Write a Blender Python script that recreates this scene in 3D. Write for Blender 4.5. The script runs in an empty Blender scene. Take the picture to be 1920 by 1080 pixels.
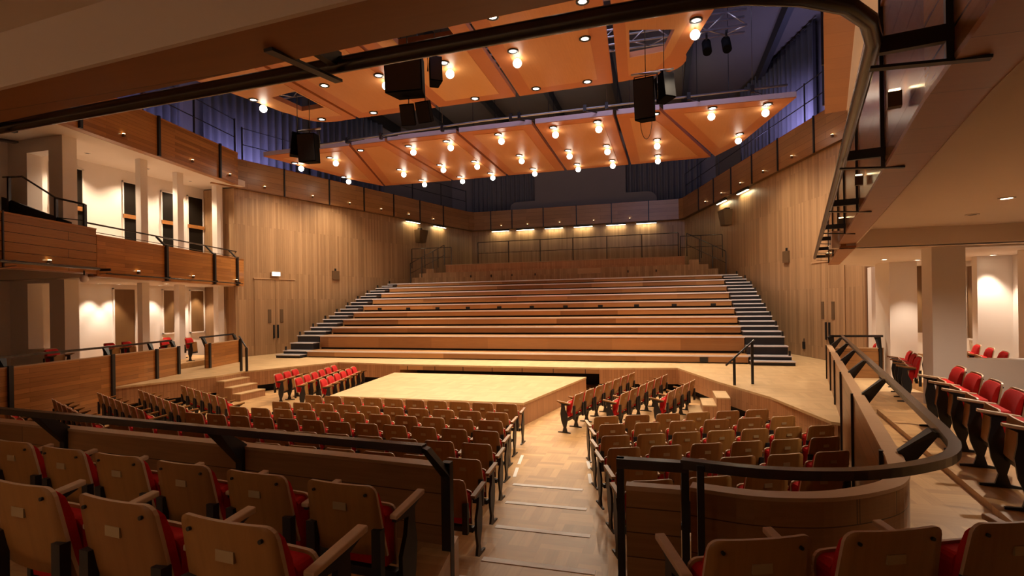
import bpy, math, random
from mathutils import Vector, Matrix
random.seed(7)
C = bpy.context.scene
COL = C.collection
PI = math.pi

# ------------------------------------------------------------------ camera
CAMX, CAMZ = 5.8, 2.85
cd = bpy.data.cameras.new('camera')
cd.sensor_width = 36.0
cd.lens = 18.75
cd.shift_y = 29.0 / 1920
cd.clip_start = 0.05
cam = bpy.data.objects.new('camera', cd)
cam.matrix_world = (Matrix.Translation((CAMX, 0, CAMZ)) @ Matrix.Rotation(math.radians(16), 4, 'Z')
                    @ Matrix.Rotation(PI / 2, 4, 'X') @ Matrix.Rotation(-0.0154, 4, 'Z'))
COL.objects.link(cam)
C.camera = cam

# ------------------------------------------------------------------ world, exposure
w = bpy.data.worlds.new('world')
w.use_nodes = True
w.node_tree.nodes['Background'].inputs[0].default_value = (0.02, 0.02, 0.03, 1)
w.node_tree.nodes['Background'].inputs[1].default_value = 0.05
C.world = w
C.view_settings.view_transform = 'Standard'
C.view_settings.look = 'None'
C.view_settings.gamma = 1
C.view_settings.use_curve_mapping = False
C.view_settings.exposure = 0.5
C.cycles.sample_clamp_indirect = 4.0
C.cycles.max_bounces = 6
C.cycles.diffuse_bounces = 4

WARM = (1.0, 0.79, 0.55)
WARM2 = (1.0, 0.81, 0.62)
VIOLET = (0.46, 0.42, 1.0)


def lamp(kind, loc, energy, color, aim=None, size=0.1, spot=90, blend=0.6, sx=None, sy=None):
    d = bpy.data.lights.new(kind.lower() + '_light', kind)
    d.energy = energy
    d.color = color
    if kind == 'SPOT':
        d.spot_size = math.radians(spot)
        d.spot_blend = blend
        d.shadow_soft_size = size
    elif kind == 'AREA':
        d.shape = 'RECTANGLE'
        d.size = sx or size
        d.size_y = sy or size
    else:
        d.shadow_soft_size = size
    o = bpy.data.objects.new(kind.lower() + '_light', d)
    o.location = loc
    if aim is not None:
        v = Vector(aim) - Vector(loc)
        o.rotation_euler = v.to_track_quat('-Z', 'Y').to_euler()
    COL.objects.link(o)
    return o


# violet wash up on the high curtains and the dark ceiling
E_VIOLET = 85
lamp('AREA', (-11.9, 19.6, 8.5), E_VIOLET, VIOLET, aim=(-13.6, 20.4, 11.5), sx=3.0, sy=0.3)
lamp('AREA', (-12.3, 14.8, 8.5), E_VIOLET * 0.6, VIOLET, aim=(-13.9, 15.2, 11.5), sx=3.0, sy=0.3)
lamp('AREA', (12.5, 13.5, 8.6), E_VIOLET * 1.5, VIOLET, aim=(13.9, 13.6, 11.0), sx=4.0, sy=0.3)
lamp('AREA', (10.6, 23.8, 9.4), E_VIOLET * 1.8, VIOLET, aim=(11.7, 24.4, 12.2), sx=3, sy=0.3)
lamp('AREA', (1.0, 16.4, 10.3), 22, (0.62, 0.56, 1.0), aim=(1.0, 17.9, 9.0), sx=15, sy=0.3)
lamp('AREA', (4.5, 12.3, 12.5), 170, (0.7, 0.66, 1.0), aim=(4.0, 15.4, 10.3), sx=6, sy=0.5)  # added lamp, lights the truss behind the reflector holes
# added up-lights above the reflectors, lifting the dark roof
for wx in (-6, 0, 6):
    lamp('AREA', (wx, 12.5, 10.9), 45, (1.0, 0.88, 0.72), aim=(wx, 13.0, 14.3), sx=2.5, sy=0.6)
    lamp('AREA', (wx, 26.5, 11.4), 22, (1.0, 0.90, 0.84), aim=(wx, 28.5, 14.3), sx=2.5, sy=0.6)


# ------------------------------------------------------------------ materials
def new_mat(name):
    m = bpy.data.materials.new(name)
    m.use_nodes = True
    nt = m.node_tree
    b = nt.nodes['Principled BSDF']
    return m, nt, b


def plain(name, col, rough=0.5, metal=0.0, noise=0.0, scale=8.0, bump=0.0, spec=None):
    m, nt, b = new_mat(name)
    b.inputs['Base Color'].default_value = (*col, 1)
    b.inputs['Roughness'].default_value = rough
    b.inputs['Metallic'].default_value = metal
    if spec is not None:
        b.inputs['Specular IOR Level'].default_value = spec
    if noise or bump:
        tc = nt.nodes.new('ShaderNodeTexCoord')
        n = nt.nodes.new('ShaderNodeTexNoise')
        n.inputs['Scale'].default_value = scale
        n.inputs['Detail'].default_value = 4
        nt.links.new(tc.outputs['Object'], n.inputs['Vector'])
        if noise:
            mx = nt.nodes.new('ShaderNodeMix')
            mx.data_type = 'RGBA'
            mx.inputs[6].default_value = (*[c * (1 - noise) for c in col], 1)
            mx.inputs[7].default_value = (*[min(1, c * (1 + noise)) for c in col], 1)
            nt.links.new(n.outputs['Fac'], mx.inputs[0])
            nt.links.new(mx.outputs[2], b.inputs['Base Color'])
        if bump:
            bp = nt.nodes.new('ShaderNodeBump')
            bp.inputs['Strength'].default_value = bump
            nt.links.new(n.outputs['Fac'], bp.inputs['Height'])
            nt.links.new(bp.outputs['Normal'], b.inputs['Normal'])
    return m


def glow(name, col, strength):
    m, nt, b = new_mat(name)
    b.inputs['Base Color'].default_value = (*col, 1)
    b.inputs['Emission Color'].default_value = (*col, 1)
    b.inputs['Emission Strength'].default_value = strength
    try:
        m.cycles.emission_sampling = 'NONE'
    except Exception:
        pass
    return m


def wood(name, c1, c2, rough=0.4, plank=(2.2, 0.16), vertical=False, gap=0.004, gap_dark=0.35, var=0.5, grain=0.25, coat=0.0):
    """Planked timber in metre UVs: brick texture gives each board its tone, stretched noise its grain."""
    m, nt, b = new_mat(name)
    L = nt.links
    tc = nt.nodes.new('ShaderNodeTexCoord')
    vec = tc.outputs['UV']
    if vertical:
        mp = nt.nodes.new('ShaderNodeMapping')
        mp.inputs['Rotation'].default_value = (0, 0, PI / 2)
        L.new(vec, mp.inputs['Vector'])
        vec = mp.outputs['Vector']
    br = nt.nodes.new('ShaderNodeTexBrick')
    br.inputs['Scale'].default_value = 1
    br.inputs['Brick Width'].default_value = plank[0]
    br.inputs['Row Height'].default_value = plank[1]
    br.inputs['Mortar Size'].default_value = gap
    br.inputs['Mortar Smooth'].default_value = 0.2
    br.offset = 0.37
    br.inputs['Color1'].default_value = (0, 0, 0, 1)
    br.inputs['Color2'].default_value = (1, 1, 1, 1)
    br.inputs['Mortar'].default_value = (0.5, 0.5, 0.5, 1)
    L.new(vec, br.inputs['Vector'])
    st = nt.nodes.new('ShaderNodeMapping')
    st.inputs['Scale'].default_value = (1.2, 22, 1)
    L.new(vec, st.inputs['Vector'])
    n = nt.nodes.new('ShaderNodeTexNoise')
    n.inputs['Scale'].default_value = 1.5
    n.inputs['Detail'].default_value = 5
    L.new(st.outputs['Vector'], n.inputs['Vector'])
    a = nt.nodes.new('ShaderNodeMath'); a.operation = 'MULTIPLY'; a.inputs[1].default_value = var
    L.new(br.outputs['Color'], a.inputs[0])
    g = nt.nodes.new('ShaderNodeMath'); g.operation = 'MULTIPLY'; g.inputs[1].default_value = grain * 2
    L.new(n.outputs['Fac'], g.inputs[0])
    s = nt.nodes.new('ShaderNodeMath'); s.operation = 'ADD'; s.use_clamp = True
    L.new(a.outputs[0], s.inputs[0]); L.new(g.outputs[0], s.inputs[1])
    mx = nt.nodes.new('ShaderNodeMix'); mx.data_type = 'RGBA'
    mx.inputs[6].default_value = (*c1, 1); mx.inputs[7].default_value = (*c2, 1)
    L.new(s.outputs[0], mx.inputs[0])
    out = mx.outputs[2]
    if gap > 0:
        m2 = nt.nodes.new('ShaderNodeMix'); m2.data_type = 'RGBA'
        m2.inputs[7].default_value = (*[c * gap_dark for c in c1], 1)
        L.new(br.outputs['Fac'], m2.inputs[0]); L.new(out, m2.inputs[6])
        out = m2.outputs[2]
    L.new(out, b.inputs['Base Color'])
    b.inputs['Roughness'].default_value = rough
    if coat:
        b.inputs['Coat Weight'].default_value = coat
        b.inputs['Coat Roughness'].default_value = 0.25
    return m


def parquet(name, c1, c2, cell=0.45, n=4, rough=0.42):
    m, nt, b = new_mat(name)
    L = nt.links
    tc = nt.nodes.new('ShaderNodeTexCoord')
    ch = nt.nodes.new('ShaderNodeTexChecker')
    ch.inputs['Scale'].default_value = 1 / cell
    ch.inputs['Color1'].default_value = (0, 0, 0, 1); ch.inputs['Color2'].default_value = (1, 1, 1, 1)
    L.new(tc.outputs['UV'], ch.inputs['Vector'])
    rot = nt.nodes.new('ShaderNodeMapping')
    rot.inputs['Rotation'].default_value = (0, 0, PI / 2)
    L.new(tc.outputs['UV'], rot.inputs['Vector'])
    mv = nt.nodes.new('ShaderNodeMix'); mv.data_type = 'VECTOR'
    L.new(ch.outputs['Fac'], mv.inputs[0]); L.new(tc.outputs['UV'], mv.inputs[4]); L.new(rot.outputs['Vector'], mv.inputs[5])
    br = nt.nodes.new('ShaderNodeTexBrick')
    br.offset = 0.0
    br.inputs['Scale'].default_value = 1
    br.inputs['Brick Width'].default_value = cell
    br.inputs['Row Height'].default_value = cell / n
    br.inputs['Mortar Size'].default_value = 0.002
    br.inputs['Color1'].default_value = (0, 0, 0, 1); br.inputs['Color2'].default_value = (1, 1, 1, 1)
    br.inputs['Mortar'].default_value = (0.1, 0.1, 0.1, 1)
    L.new(mv.outputs[1], br.inputs['Vector'])
    st = nt.nodes.new('ShaderNodeMapping'); st.inputs['Scale'].default_value = (2, 30, 1)
    L.new(mv.outputs[1], st.inputs['Vector'])
    no = nt.nodes.new('ShaderNodeTexNoise'); no.inputs['Scale'].default_value = 1.2; no.inputs['Detail'].default_value = 4
    L.new(st.outputs['Vector'], no.inputs['Vector'])
    lo = nt.nodes.new('ShaderNodeTexNoise'); lo.inputs['Scale'].default_value = 2.2
    L.new(tc.outputs['UV'], lo.inputs['Vector'])
    a = nt.nodes.new('ShaderNodeMath'); a.operation = 'MULTIPLY_ADD'; a.inputs[1].default_value = 0.4
    L.new(br.outputs['Color'], a.inputs[0])
    a2 = nt.nodes.new('ShaderNodeMath'); a2.operation = 'MULTIPLY'; a2.inputs[1].default_value = 0.35
    L.new(no.outputs['Fac'], a2.inputs[0]); L.new(a2.outputs[0], a.inputs[2])
    a3 = nt.nodes.new('ShaderNodeMath'); a3.operation = 'MULTIPLY_ADD'; a3.inputs[1].default_value = 0.35; a3.use_clamp = True
    L.new(lo.outputs['Fac'], a3.inputs[0]); L.new(a.outputs[0], a3.inputs[2])
    mx = nt.nodes.new('ShaderNodeMix'); mx.data_type = 'RGBA'
    mx.inputs[6].default_value = (*c1, 1); mx.inputs[7].default_value = (*c2, 1)
    L.new(a3.outputs[0], mx.inputs[0]); L.new(mx.outputs[2], b.inputs['Base Color'])
    b.inputs['Roughness'].default_value = rough
    return m


M = {}
M['oak_wall'] = wood('oak_wall', (0.23, 0.128, 0.062), (0.50, 0.305, 0.158), 0.42, (3.2, 0.105), True, 0.002, 0.5, 0.52, 0.26)
M['oak_fascia'] = wood('oak_fascia', (0.19, 0.064, 0.014), (0.54, 0.225, 0.058), 0.28, (2.0, 0.11), False, 0.0025, 0.4, 0.5, 0.32)
M['oak_panel'] = wood('oak_panel', (0.19, 0.085, 0.028), (0.42, 0.205, 0.075), 0.32, (3.0, 0.24), False, 0.004, 0.3, 0.4, 0.4)
M['oak_boards'] = wood('oak_boards', (0.20, 0.085, 0.028), (0.40, 0.185, 0.062), 0.22, (6.0, 0.22), False, 0.007, 0.15, 0.3, 0.4)
M['oak_gate'] = wood('oak_gate', (0.19, 0.085, 0.028), (0.40, 0.20, 0.075), 0.32, (3.0, 0.155), False, 0.004, 0.3, 0.4, 0.4)
M['oak_soffit'] = wood('oak_soffit', (0.30, 0.12, 0.04), (0.42, 0.18, 0.06), 0.4, (4, 0.6), False, 0.003, 0.5, 0.3, 0.35)
M['oak_cap'] = wood('oak_cap', (0.42, 0.25, 0.13), (0.58, 0.37, 0.21), 0.35, (3, 0.4), False, 0.0, 0.5, 0.3, 0.35)
M['oak_side'] = wood('oak_side', (0.34, 0.155, 0.065), (0.52, 0.27, 0.13), 0.42, (1.2, 0.09), True, 0.003, 0.5, 0.5, 0.2)
M['oak_riser'] = wood('oak_riser', (0.20, 0.085, 0.030), (0.56, 0.29, 0.112), 0.36, (2.4, 0.5), False, 0.0, 0.5, 0.75, 0.2)
M['oak_tread'] = wood('oak_tread', (0.50, 0.30, 0.14), (0.66, 0.43, 0.22), 0.4, (1.4, 0.12), False, 0.003, 0.5, 0.4, 0.3)
M['parquet'] = parquet('parquet', (0.23, 0.11, 0.036), (0.68, 0.41, 0.175))
M['stage_floor'] = parquet('stage_floor', (0.44, 0.28, 0.125), (0.70, 0.49, 0.265), 0.6, 5, 0.38)
M['reflector_edge'] = wood('reflector_edge', (0.44, 0.155, 0.055), (0.54, 0.20, 0.07), 0.42, (3, 0.9), False, 0.0, 0.5, 0.2, 0.4)
M['reflector_inset'] = wood('reflector_inset', (0.50, 0.225, 0.085), (0.62, 0.30, 0.12), 0.42, (6, 0.5), True, 0.0, 0.5, 0.2, 0.5)
M['reflector_inset_pale'] = wood('reflector_inset_pale', (0.60, 0.30, 0.11), (0.70, 0.37, 0.14), 0.42, (6, 0.5), True, 0.0, 0.5, 0.2, 0.4)
M['panel_rim'] = plain('panel_rim', (0.55, 0.45, 0.48), 0.5)
M['ply'] = wood('chair_ply', (0.22, 0.092, 0.021), (0.345, 0.155, 0.038), 0.38, (2, 0.6), True, 0.0, 0.5, 0.3, 0.6)
M['ply_b'] = wood('chair_ply_dark', (0.19, 0.074, 0.017), (0.29, 0.122, 0.031), 0.38, (2, 0.6), True, 0.0, 0.5, 0.3, 0.6)
M['ply_c'] = wood('chair_ply_yellow', (0.27, 0.12, 0.026), (0.385, 0.185, 0.046), 0.38, (2, 0.6), True, 0.0, 0.5, 0.3, 0.6)
M['ply_edge'] = wood('chair_ply_edge', (0.50, 0.33, 0.20), (0.62, 0.43, 0.28), 0.4, (2, 0.5), False, 0.0, 0.5, 0.3, 0.4)
M['arm_wood'] = wood('arm_wood', (0.52, 0.34, 0.20), (0.66, 0.46, 0.29), 0.4, (2, 0.5), False, 0.0, 0.5, 0.3, 0.4)  # near armrests only; overhead brightness put into the colour
M['red'] = plain('red_fabric', (0.50, 0.012, 0.010), 0.85, noise=0.18, scale=60, bump=0.08, spec=0.25)
M['plate'] = plain('number_plate', (0.40, 0.29, 0.15), 0.4, 0.3)
M['black'] = plain('black_metal', (0.012, 0.012, 0.014), 0.42, 0.0)
M['rail'] = plain('dark_rail', (0.022, 0.021, 0.024), 0.24, 0.0, spec=0.8)
M['steel'] = plain('steel', (0.45, 0.45, 0.48), 0.32, 0.9)
M['white'] = plain('white_plaster', (0.76, 0.68, 0.62), 0.75, noise=0.03, scale=2)
M['soffit'] = plain('soffit_plaster', (0.72, 0.60, 0.50), 0.8, noise=0.03, scale=1.5)
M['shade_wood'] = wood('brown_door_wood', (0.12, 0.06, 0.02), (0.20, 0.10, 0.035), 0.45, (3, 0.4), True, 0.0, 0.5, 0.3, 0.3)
M['void'] = plain('dark_void', (0.008, 0.008, 0.009), 0.8)
M['glass_dark'] = plain('dark_glass', (0.012, 0.008, 0.005), 0.6, spec=0.1)
M['ceiling'] = plain('ceiling_paint', (0.09, 0.075, 0.06), 0.85, noise=0.08, scale=1)
M['beam'] = plain('beam_paint', (0.015, 0.014, 0.013), 0.6)
M['curtain'] = plain('curtain_cloth', (0.13, 0.125, 0.14), 0.9, noise=0.12, scale=3)
M['acoustic'] = plain('acoustic_panel', (0.19, 0.165, 0.16), 0.85, noise=0.06, scale=1.2)
M['tread_grey'] = plain('grey_tread', (0.36, 0.34, 0.36), 0.45, noise=0.08, scale=20)
M['nosing'] = plain('pale_nosing', (0.80, 0.76, 0.80), 0.35)  # pale nosing with the overhead glint put into its colour
M['riser_black'] = plain('black_riser', (0.012, 0.012, 0.018), 0.45)
M['mark'] = plain('white_marking', (0.85, 0.82, 0.80), 0.5)
M['speaker'] = plain('speaker_black', (0.004, 0.004, 0.0045), 0.8, noise=0.2, scale=120, spec=0.04)
M['box_brown'] = plain('brown_box', (0.13, 0.075, 0.035), 0.5)
M['bulb'] = glow('lamp_glow', (1.0, 0.90, 0.72), 9)
M['bulb_soft'] = glow('lamp_glow_soft', (1.0, 0.85, 0.6), 9)
M['fascia_glow'] = glow('fascia_glow', (1.0, 0.72, 0.36), 8)
M['washer_glow'] = glow('washer_glow', (1.0, 0.86, 0.55), 10)
M['exit_glow'] = glow('exit_glow', (0.95, 1.0, 0.9), 3.0)
M['chrome'] = plain('chrome', (0.7, 0.68, 0.64), 0.2, 1.0)


# ------------------------------------------------------------------ mesh helper
class MB:
    def __init__(self):
        self.v, self.f, self.s, self.mi = [], [], [], []

    def face(self, idx, smooth=False, mi=0):
        self.f.append(idx); self.s.append(smooth); self.mi.append(mi)

    def box(self, x0, x1, y0, y1, z0, z1, mi=0):
        return self.pts8([(x0, y0, z0), (x1, y0, z0), (x1, y1, z0), (x0, y1, z0),
                          (x0, y0, z1), (x1, y0, z1), (x1, y1, z1), (x0, y1, z1)], mi)

    def pts8(self, p, mi=0):
        n = len(self.v); self.v += [Vector(q) for q in p]
        for q in ((3, 2, 1, 0), (4, 5, 6, 7), (0, 1, 5, 4), (1, 2, 6, 5), (2, 3, 7, 6), (3, 0, 4, 7)):
            self.face([n + i for i in q], False, mi)
        return self

    def obox(self, c, d, lx, ly, z0, z1, mi=0):
        """box centred at c (xy), local x along unit dir d"""
        dx = Vector((d[0], d[1])).normalized(); nx = Vector((-dx.y, dx.x)); c = Vector(c[:2])
        q = [c - dx * lx / 2 - nx * ly / 2, c + dx * lx / 2 - nx * ly / 2, c + dx * lx / 2 + nx * ly / 2, c - dx * lx / 2 + nx * ly / 2]
        return self.pts8([(a.x, a.y, z) for z in (z0, z1) for a in q], mi)

    def prism(self, poly, z0, z1, mi=0, mi_side=None):
        n = len(self.v); k = len(poly)
        if sum(poly[i][0] * poly[(i + 1) % k][1] - poly[(i + 1) % k][0] * poly[i][1] for i in range(k)) < 0:
            poly = poly[::-1]
        self.v += [Vector((x, y, z0)) for x, y in poly] + [Vector((x, y, z1)) for x, y in poly]
        self.face([n + i for i in range(k)][::-1], False, mi); self.face([n + k + i for i in range(k)], False, mi)
        for i in range(k):
            j = (i + 1) % k
            self.face([n + i, n + j, n + k + j, n + k + i], False, mi if mi_side is None else mi_side)
        return self

    def prism_x(self, poly_yz, x0, x1):
        n = len(self.v); k = len(poly_yz)
        self.v += [Vector((x0, y, z)) for y, z in poly_yz] + [Vector((x1, y, z)) for y, z in poly_yz]
        self.face([n + i for i in range(k)]); self.face([n + k + i for i in range(k)][::-1])
        for i in range(k):
            j = (i + 1) % k
            self.face([n + j, n + i, n + k + i, n + k + j])
        return self

    def tube(self, pts, r, n=8, closed=False):
        pts = [Vector(p) for p in pts]; base = len(self.v); m = len(pts)
        for i, p in enumerate(pts):
            a = pts[i - 1] if i else None; b = pts[i + 1] if i < m - 1 else None
            t = ((b - p).normalized() if b else Vector()) + ((p - a).normalized() if a else Vector())
            t = t.normalized() if t.length > 1e-6 else Vector((0, 0, 1))
            u = t.cross(Vector((0, 0, 1)))
            if u.length < 1e-3: u = t.cross(Vector((1, 0, 0)))
            u.normalize(); w2 = t.cross(u).normalized()
            for k in range(n):
                an = 2 * PI * k / n
                self.v.append(p + (u * math.cos(an) + w2 * math.sin(an)) * r)
        for i in range(m - 1):
            for k in range(n):
                k2 = (k + 1) % n
                self.face([base + i * n + k, base + i * n + k2, base + (i + 1) * n + k2, base + (i + 1) * n + k], n > 4)
        self.face([base + k for k in range(n)][::-1]); self.face([base + (m - 1) * n + k for k in range(n)])
        return self

    def bar(self, p0, p1, wd, ht, up=(0, 0, 1)):
        """rectangular bar between two points"""
        p0, p1 = Vector(p0), Vector(p1); t = (p1 - p0).normalized(); up = Vector(up)
        s = t.cross(up)
        if s.length < 1e-3: s = t.cross(Vector((1, 0, 0)))
        s.normalize(); u = s.cross(t).normalized(); s = s * wd / 2; u = u * ht / 2
        q = lambda p: [p - s - u, p + s - u, p + s + u, p - s + u]
        a, b = q(p0), q(p1)
        return self.pts8([a[0], a[1], b[1], b[0], a[3], a[2], b[2], b[3]])

    def ring(self, c, r0, r1, h, n=20):
        """flat ring facing down at centre c with outer radius r1"""
        b = len(self.v); c = Vector(c)
        for k in range(n):
            a = 2 * PI * k / n; d = Vector((math.cos(a), math.sin(a), 0))
            self.v += [c + d * r0, c + d * r1, c + d * r1 + Vector((0, 0, h)), c + d * r0 + Vector((0, 0, h))]
        for k in range(n):
            k2 = (k + 1) % n
            for q in range(4):
                q2 = (q + 1) % 4
                self.face([b + 4 * k + q, b + 4 * k + q2, b + 4 * k2 + q2, b + 4 * k2 + q], True)
        return self

    def ball(self, c, r, n=12, m=8, sz=1.0):
        b = len(self.v); c = Vector(c)
        for i in range(m + 1):
            t = PI * i / m
            for k in range(n):
                a = 2 * PI * k / n
                self.v.append(c + Vector((math.sin(t) * math.cos(a) * r, math.sin(t) * math.sin(a) * r, math.cos(t) * r * sz)))
        for i in range(m):
            for k in range(n):
                k2 = (k + 1) % n
                self.face([b + i * n + k, b + (i + 1) * n + k, b + (i + 1) * n + k2, b + i * n + k2], True)
        return self

    def disc(self, c, r, h=0.01, n=16):
        return self.tube([Vector(c), Vector(c) + Vector((0, 0, h))], r, n)

    def sheet(self, P, thick, mi=0):
        """P[i][j] points of a grid; solid with thickness along +normal dir given by second grid P2"""
        A, B = P
        ni, nj = len(A), len(A[0]); b = len(self.v)
        for g in (A, B):
            for row in g:
                self.v += [Vector(p) for p in row]
        o = ni * nj
        ix = lambda i, j: b + i * nj + j
        for i in range(ni - 1):
            for j in range(nj - 1):
                self.face([ix(i, j), ix(i, j + 1), ix(i + 1, j + 1), ix(i + 1, j)], True)
                self.face([o + ix(i, j), o + ix(i + 1, j), o + ix(i + 1, j + 1), o + ix(i, j + 1)], True)
        rim = [(0, j) for j in range(nj)] + [(i, nj - 1) for i in range(1, ni)] + [(ni - 1, j) for j in range(nj - 2, -1, -1)] + [(i, 0) for i in range(ni - 2, 0, -1)]
        for a in range(len(rim)):
            p, q = rim[a], rim[(a + 1) % len(rim)]
            self.face([ix(*q), ix(*p), o + ix(*p), o + ix(*q)], False, 1 if mi else 0)
        return self

    def ribbon(self, pts, d0, d1, z0, z1, zo=None):
        """rectangle section (offset d0..d1 to the path's own side, z0..z1) swept along xy points"""
        P0, P1 = offset(pts, d0), offset(pts, d1); b = len(self.v); m = len(pts)
        for i in range(m):
            a, c = P0[i], P1[i]
            self.v += [Vector((a[0], a[1], z0)), Vector((c[0], c[1], z0)), Vector((c[0], c[1], z1)), Vector((a[0], a[1], z1))]
        for i in range(m - 1):
            for k in range(4):
                k2 = (k + 1) % 4
                self.face([b + 4 * i + k, b + 4 * i + k2, b + 4 * (i + 1) + k2, b + 4 * (i + 1) + k])
        self.face([b, b + 3, b + 2, b + 1]); e = b + 4 * (m - 1); self.face([e, e + 1, e + 2, e + 3])
        return self

    def build(self, name, mat, parent=None, bevel=0.0, fix=True):
        off = Vector(parent.location) if (parent is not None and not parent.get('_local')) else Vector()
        p = parent
        while p is not None and p.parent is not None and not parent.get('_local'):
            p = p.parent; off = off + Vector(p.location)
        me = bpy.data.meshes.new(name)
        me.from_pydata([tuple(v - off) for v in self.v], [], self.f)
        me.polygons.foreach_set('use_smooth', self.s)
        mats = mat if isinstance(mat, (list, tuple)) else [mat]
        for m_ in mats: me.materials.append(m_)
        if len(mats) > 1: me.polygons.foreach_set('material_index', self.mi)
        if fix:
            import bmesh
            bm = bmesh.new(); bm.from_mesh(me); bmesh.ops.recalc_face_normals(bm, faces=bm.faces); bm.to_mesh(me); bm.free()
        uv = me.uv_layers.new(name='UVMap')
        vs = me.vertices
        for pl in me.polygons:
            nrm = pl.normal
            if abs(nrm.z) > 0.72:
                for li in pl.loop_indices:
                    c = vs[me.loops[li].vertex_index].co + off; uv.data[li].uv = (c.x, c.y)
            else:
                t = Vector((-nrm.y, nrm.x, 0)).normalized() if (abs(nrm.x) + abs(nrm.y)) > 1e-6 else Vector((1, 0, 0))
                for li in pl.loop_indices:
                    c = vs[me.loops[li].vertex_index].co + off; uv.data[li].uv = (t.x * c.x + t.y * c.y, c.z)
        me.update()
        o = bpy.data.objects.new(name, me)
        COL.objects.link(o)
        if parent is not None: o.parent = parent
        if bevel:
            bv = o.modifiers.new('bevel', 'BEVEL'); bv.width = bevel; bv.segments = 2; bv.limit_method = 'ANGLE'
        return o


def offset(pts, d):
    out = []
    n = len(pts)
    for i in range(n):
        a = Vector(pts[i]) - Vector(pts[i - 1]) if i else None
        b = Vector(pts[i + 1]) - Vector(pts[i]) if i < n - 1 else None
        na = Vector((-a.y, a.x)).normalized() if a else None
        nb = Vector((-b.y, b.x)).normalized() if b else None
        if na and nb:
            m_ = (na + nb).normalized(); k = d / max(0.3, m_.dot(na)); o = Vector(pts[i]) + m_ * k
        else:
            o = Vector(pts[i]) + (na or nb) * d
        out.append((o.x, o.y))
    return out


def smooth(pts, upto):
    """Catmull-Rom through the first points of a path"""
    out = [pts[0]]
    for i in range(len(pts) - 1):
        if i >= upto: out.append(pts[i + 1]); continue
        p0, p1, p2, p3 = Vector(pts[max(i - 1, 0)]), Vector(pts[i]), Vector(pts[i + 1]), Vector(pts[min(i + 2, len(pts) - 1)])
        if (p3 - p2).length > 2.2 * (p2 - p1).length or (p2 - p1).length > 1.0: out.append(pts[i + 1]); continue
        for k in range(1, 5):
            t = k / 4
            q = 0.5 * ((2 * p1) + (p2 - p0) * t + (2 * p0 - 5 * p1 + 4 * p2 - p3) * t * t + (3 * p1 - p0 - 3 * p2 + p3) * t ** 3)
            out.append((q.x, q.y))
    return out


class Path:
    def __init__(self, pts):
        self.p = [Vector(q) for q in pts]; self.s = [0]
        for a, b in zip(self.p, self.p[1:]): self.s.append(self.s[-1] + (b - a).length)
        self.len = self.s[-1]

    def at(self, s):
        s = min(max(s, 0), self.len)
        for i in range(len(self.p) - 1):
            if s <= self.s[i + 1] + 1e-9:
                t = (s - self.s[i]) / (self.s[i + 1] - self.s[i]); d = (self.p[i + 1] - self.p[i]).normalized()
                return self.p[i].lerp(self.p[i + 1], t), d
        return self.p[-1], (self.p[-1] - self.p[-2]).normalized()

    def sub(self, a, b):
        pts = [self.at(a)[0]] + [self.p[i] for i in range(len(self.p)) if a + 1e-3 < self.s[i] < b - 1e-3] + [self.at(b)[0]]
        return [(q.x, q.y) for q in pts]

    def near(self, axis, val):
        """station where coordinate axis reaches val"""
        for i in range(len(self.p) - 1):
            a, b = self.p[i][axis], self.p[i + 1][axis]
            if min(a, b) - 1e-6 <= val <= max(a, b) + 1e-6 and abs(b - a) > 1e-6:
                return self.s[i] + (val - a) / (b - a) * (self.s[i + 1] - self.s[i])
        return 0.0


def tag(o, label=None, cat=None, group=None, kind=None):
    if label: o['label'] = label
    if cat: o['category'] = cat
    if group: o['group'] = group
    if kind: o['kind'] = kind
    return o


def thing(name, label, cat, loc=(0, 0, 0), group=None, rz=0):
    o = bpy.data.objects.new(name, None)
    o.empty_display_size = 0.1
    o.location = loc; o.rotation_euler = (0, 0, rz)
    COL.objects.link(o)
    return tag(o, label, cat, group)


def dup(root, loc, rz=0, label=None, group=None, skip=()):
    r = root.copy(); COL.objects.link(r); r.location = loc; r.rotation_euler = (0, 0, rz)
    if label: r['label'] = label
    if group: r['group'] = group
    for ch in root.children:
        if ch.name.split('.')[0] in skip: continue
        c = ch.copy(); COL.objects.link(c); c.parent = r
        for g in ch.children:
            d = g.copy(); COL.objects.link(d); d.parent = c
    return r


def struct(name, mb, mat, label=None, bevel=0):
    o = mb.build(name, mat, None, bevel)
    o['kind'] = 'structure'
    if label: o['label'] = label
    return o


ORD = ['first', 'second', 'third', 'fourth', 'fifth', 'sixth', 'seventh', 'eighth', 'ninth', 'tenth', 'eleventh', 'twelfth', 'thirteenth', 'fourteenth', 'fifteenth', 'sixteenth']

# ================================================================== THE SETTING
# hall axis is x = 0; the stage lies towards +y; metres
LW = [(-11.65, 18.4), (-7.05, 34.9)]          # timber side walls of the stage half
RW = [(11.65, 18.4), (7.05, 34.9)]


def slab_between(mb, a, b, th, z0, z1):
    """vertical wall from a to b, thickness th away from the hall axis"""
    a, b = Vector(a), Vector(b); d = (b - a).normalized(); n = Vector((-d.y, d.x))
    if n.dot(-(a + b)) > 0: n = -n
    mb.pts8([(p.x, p.y, z) for z in (z0, z1) for p in (a, b, b + n * th, a + n * th)])
    return mb


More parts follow.
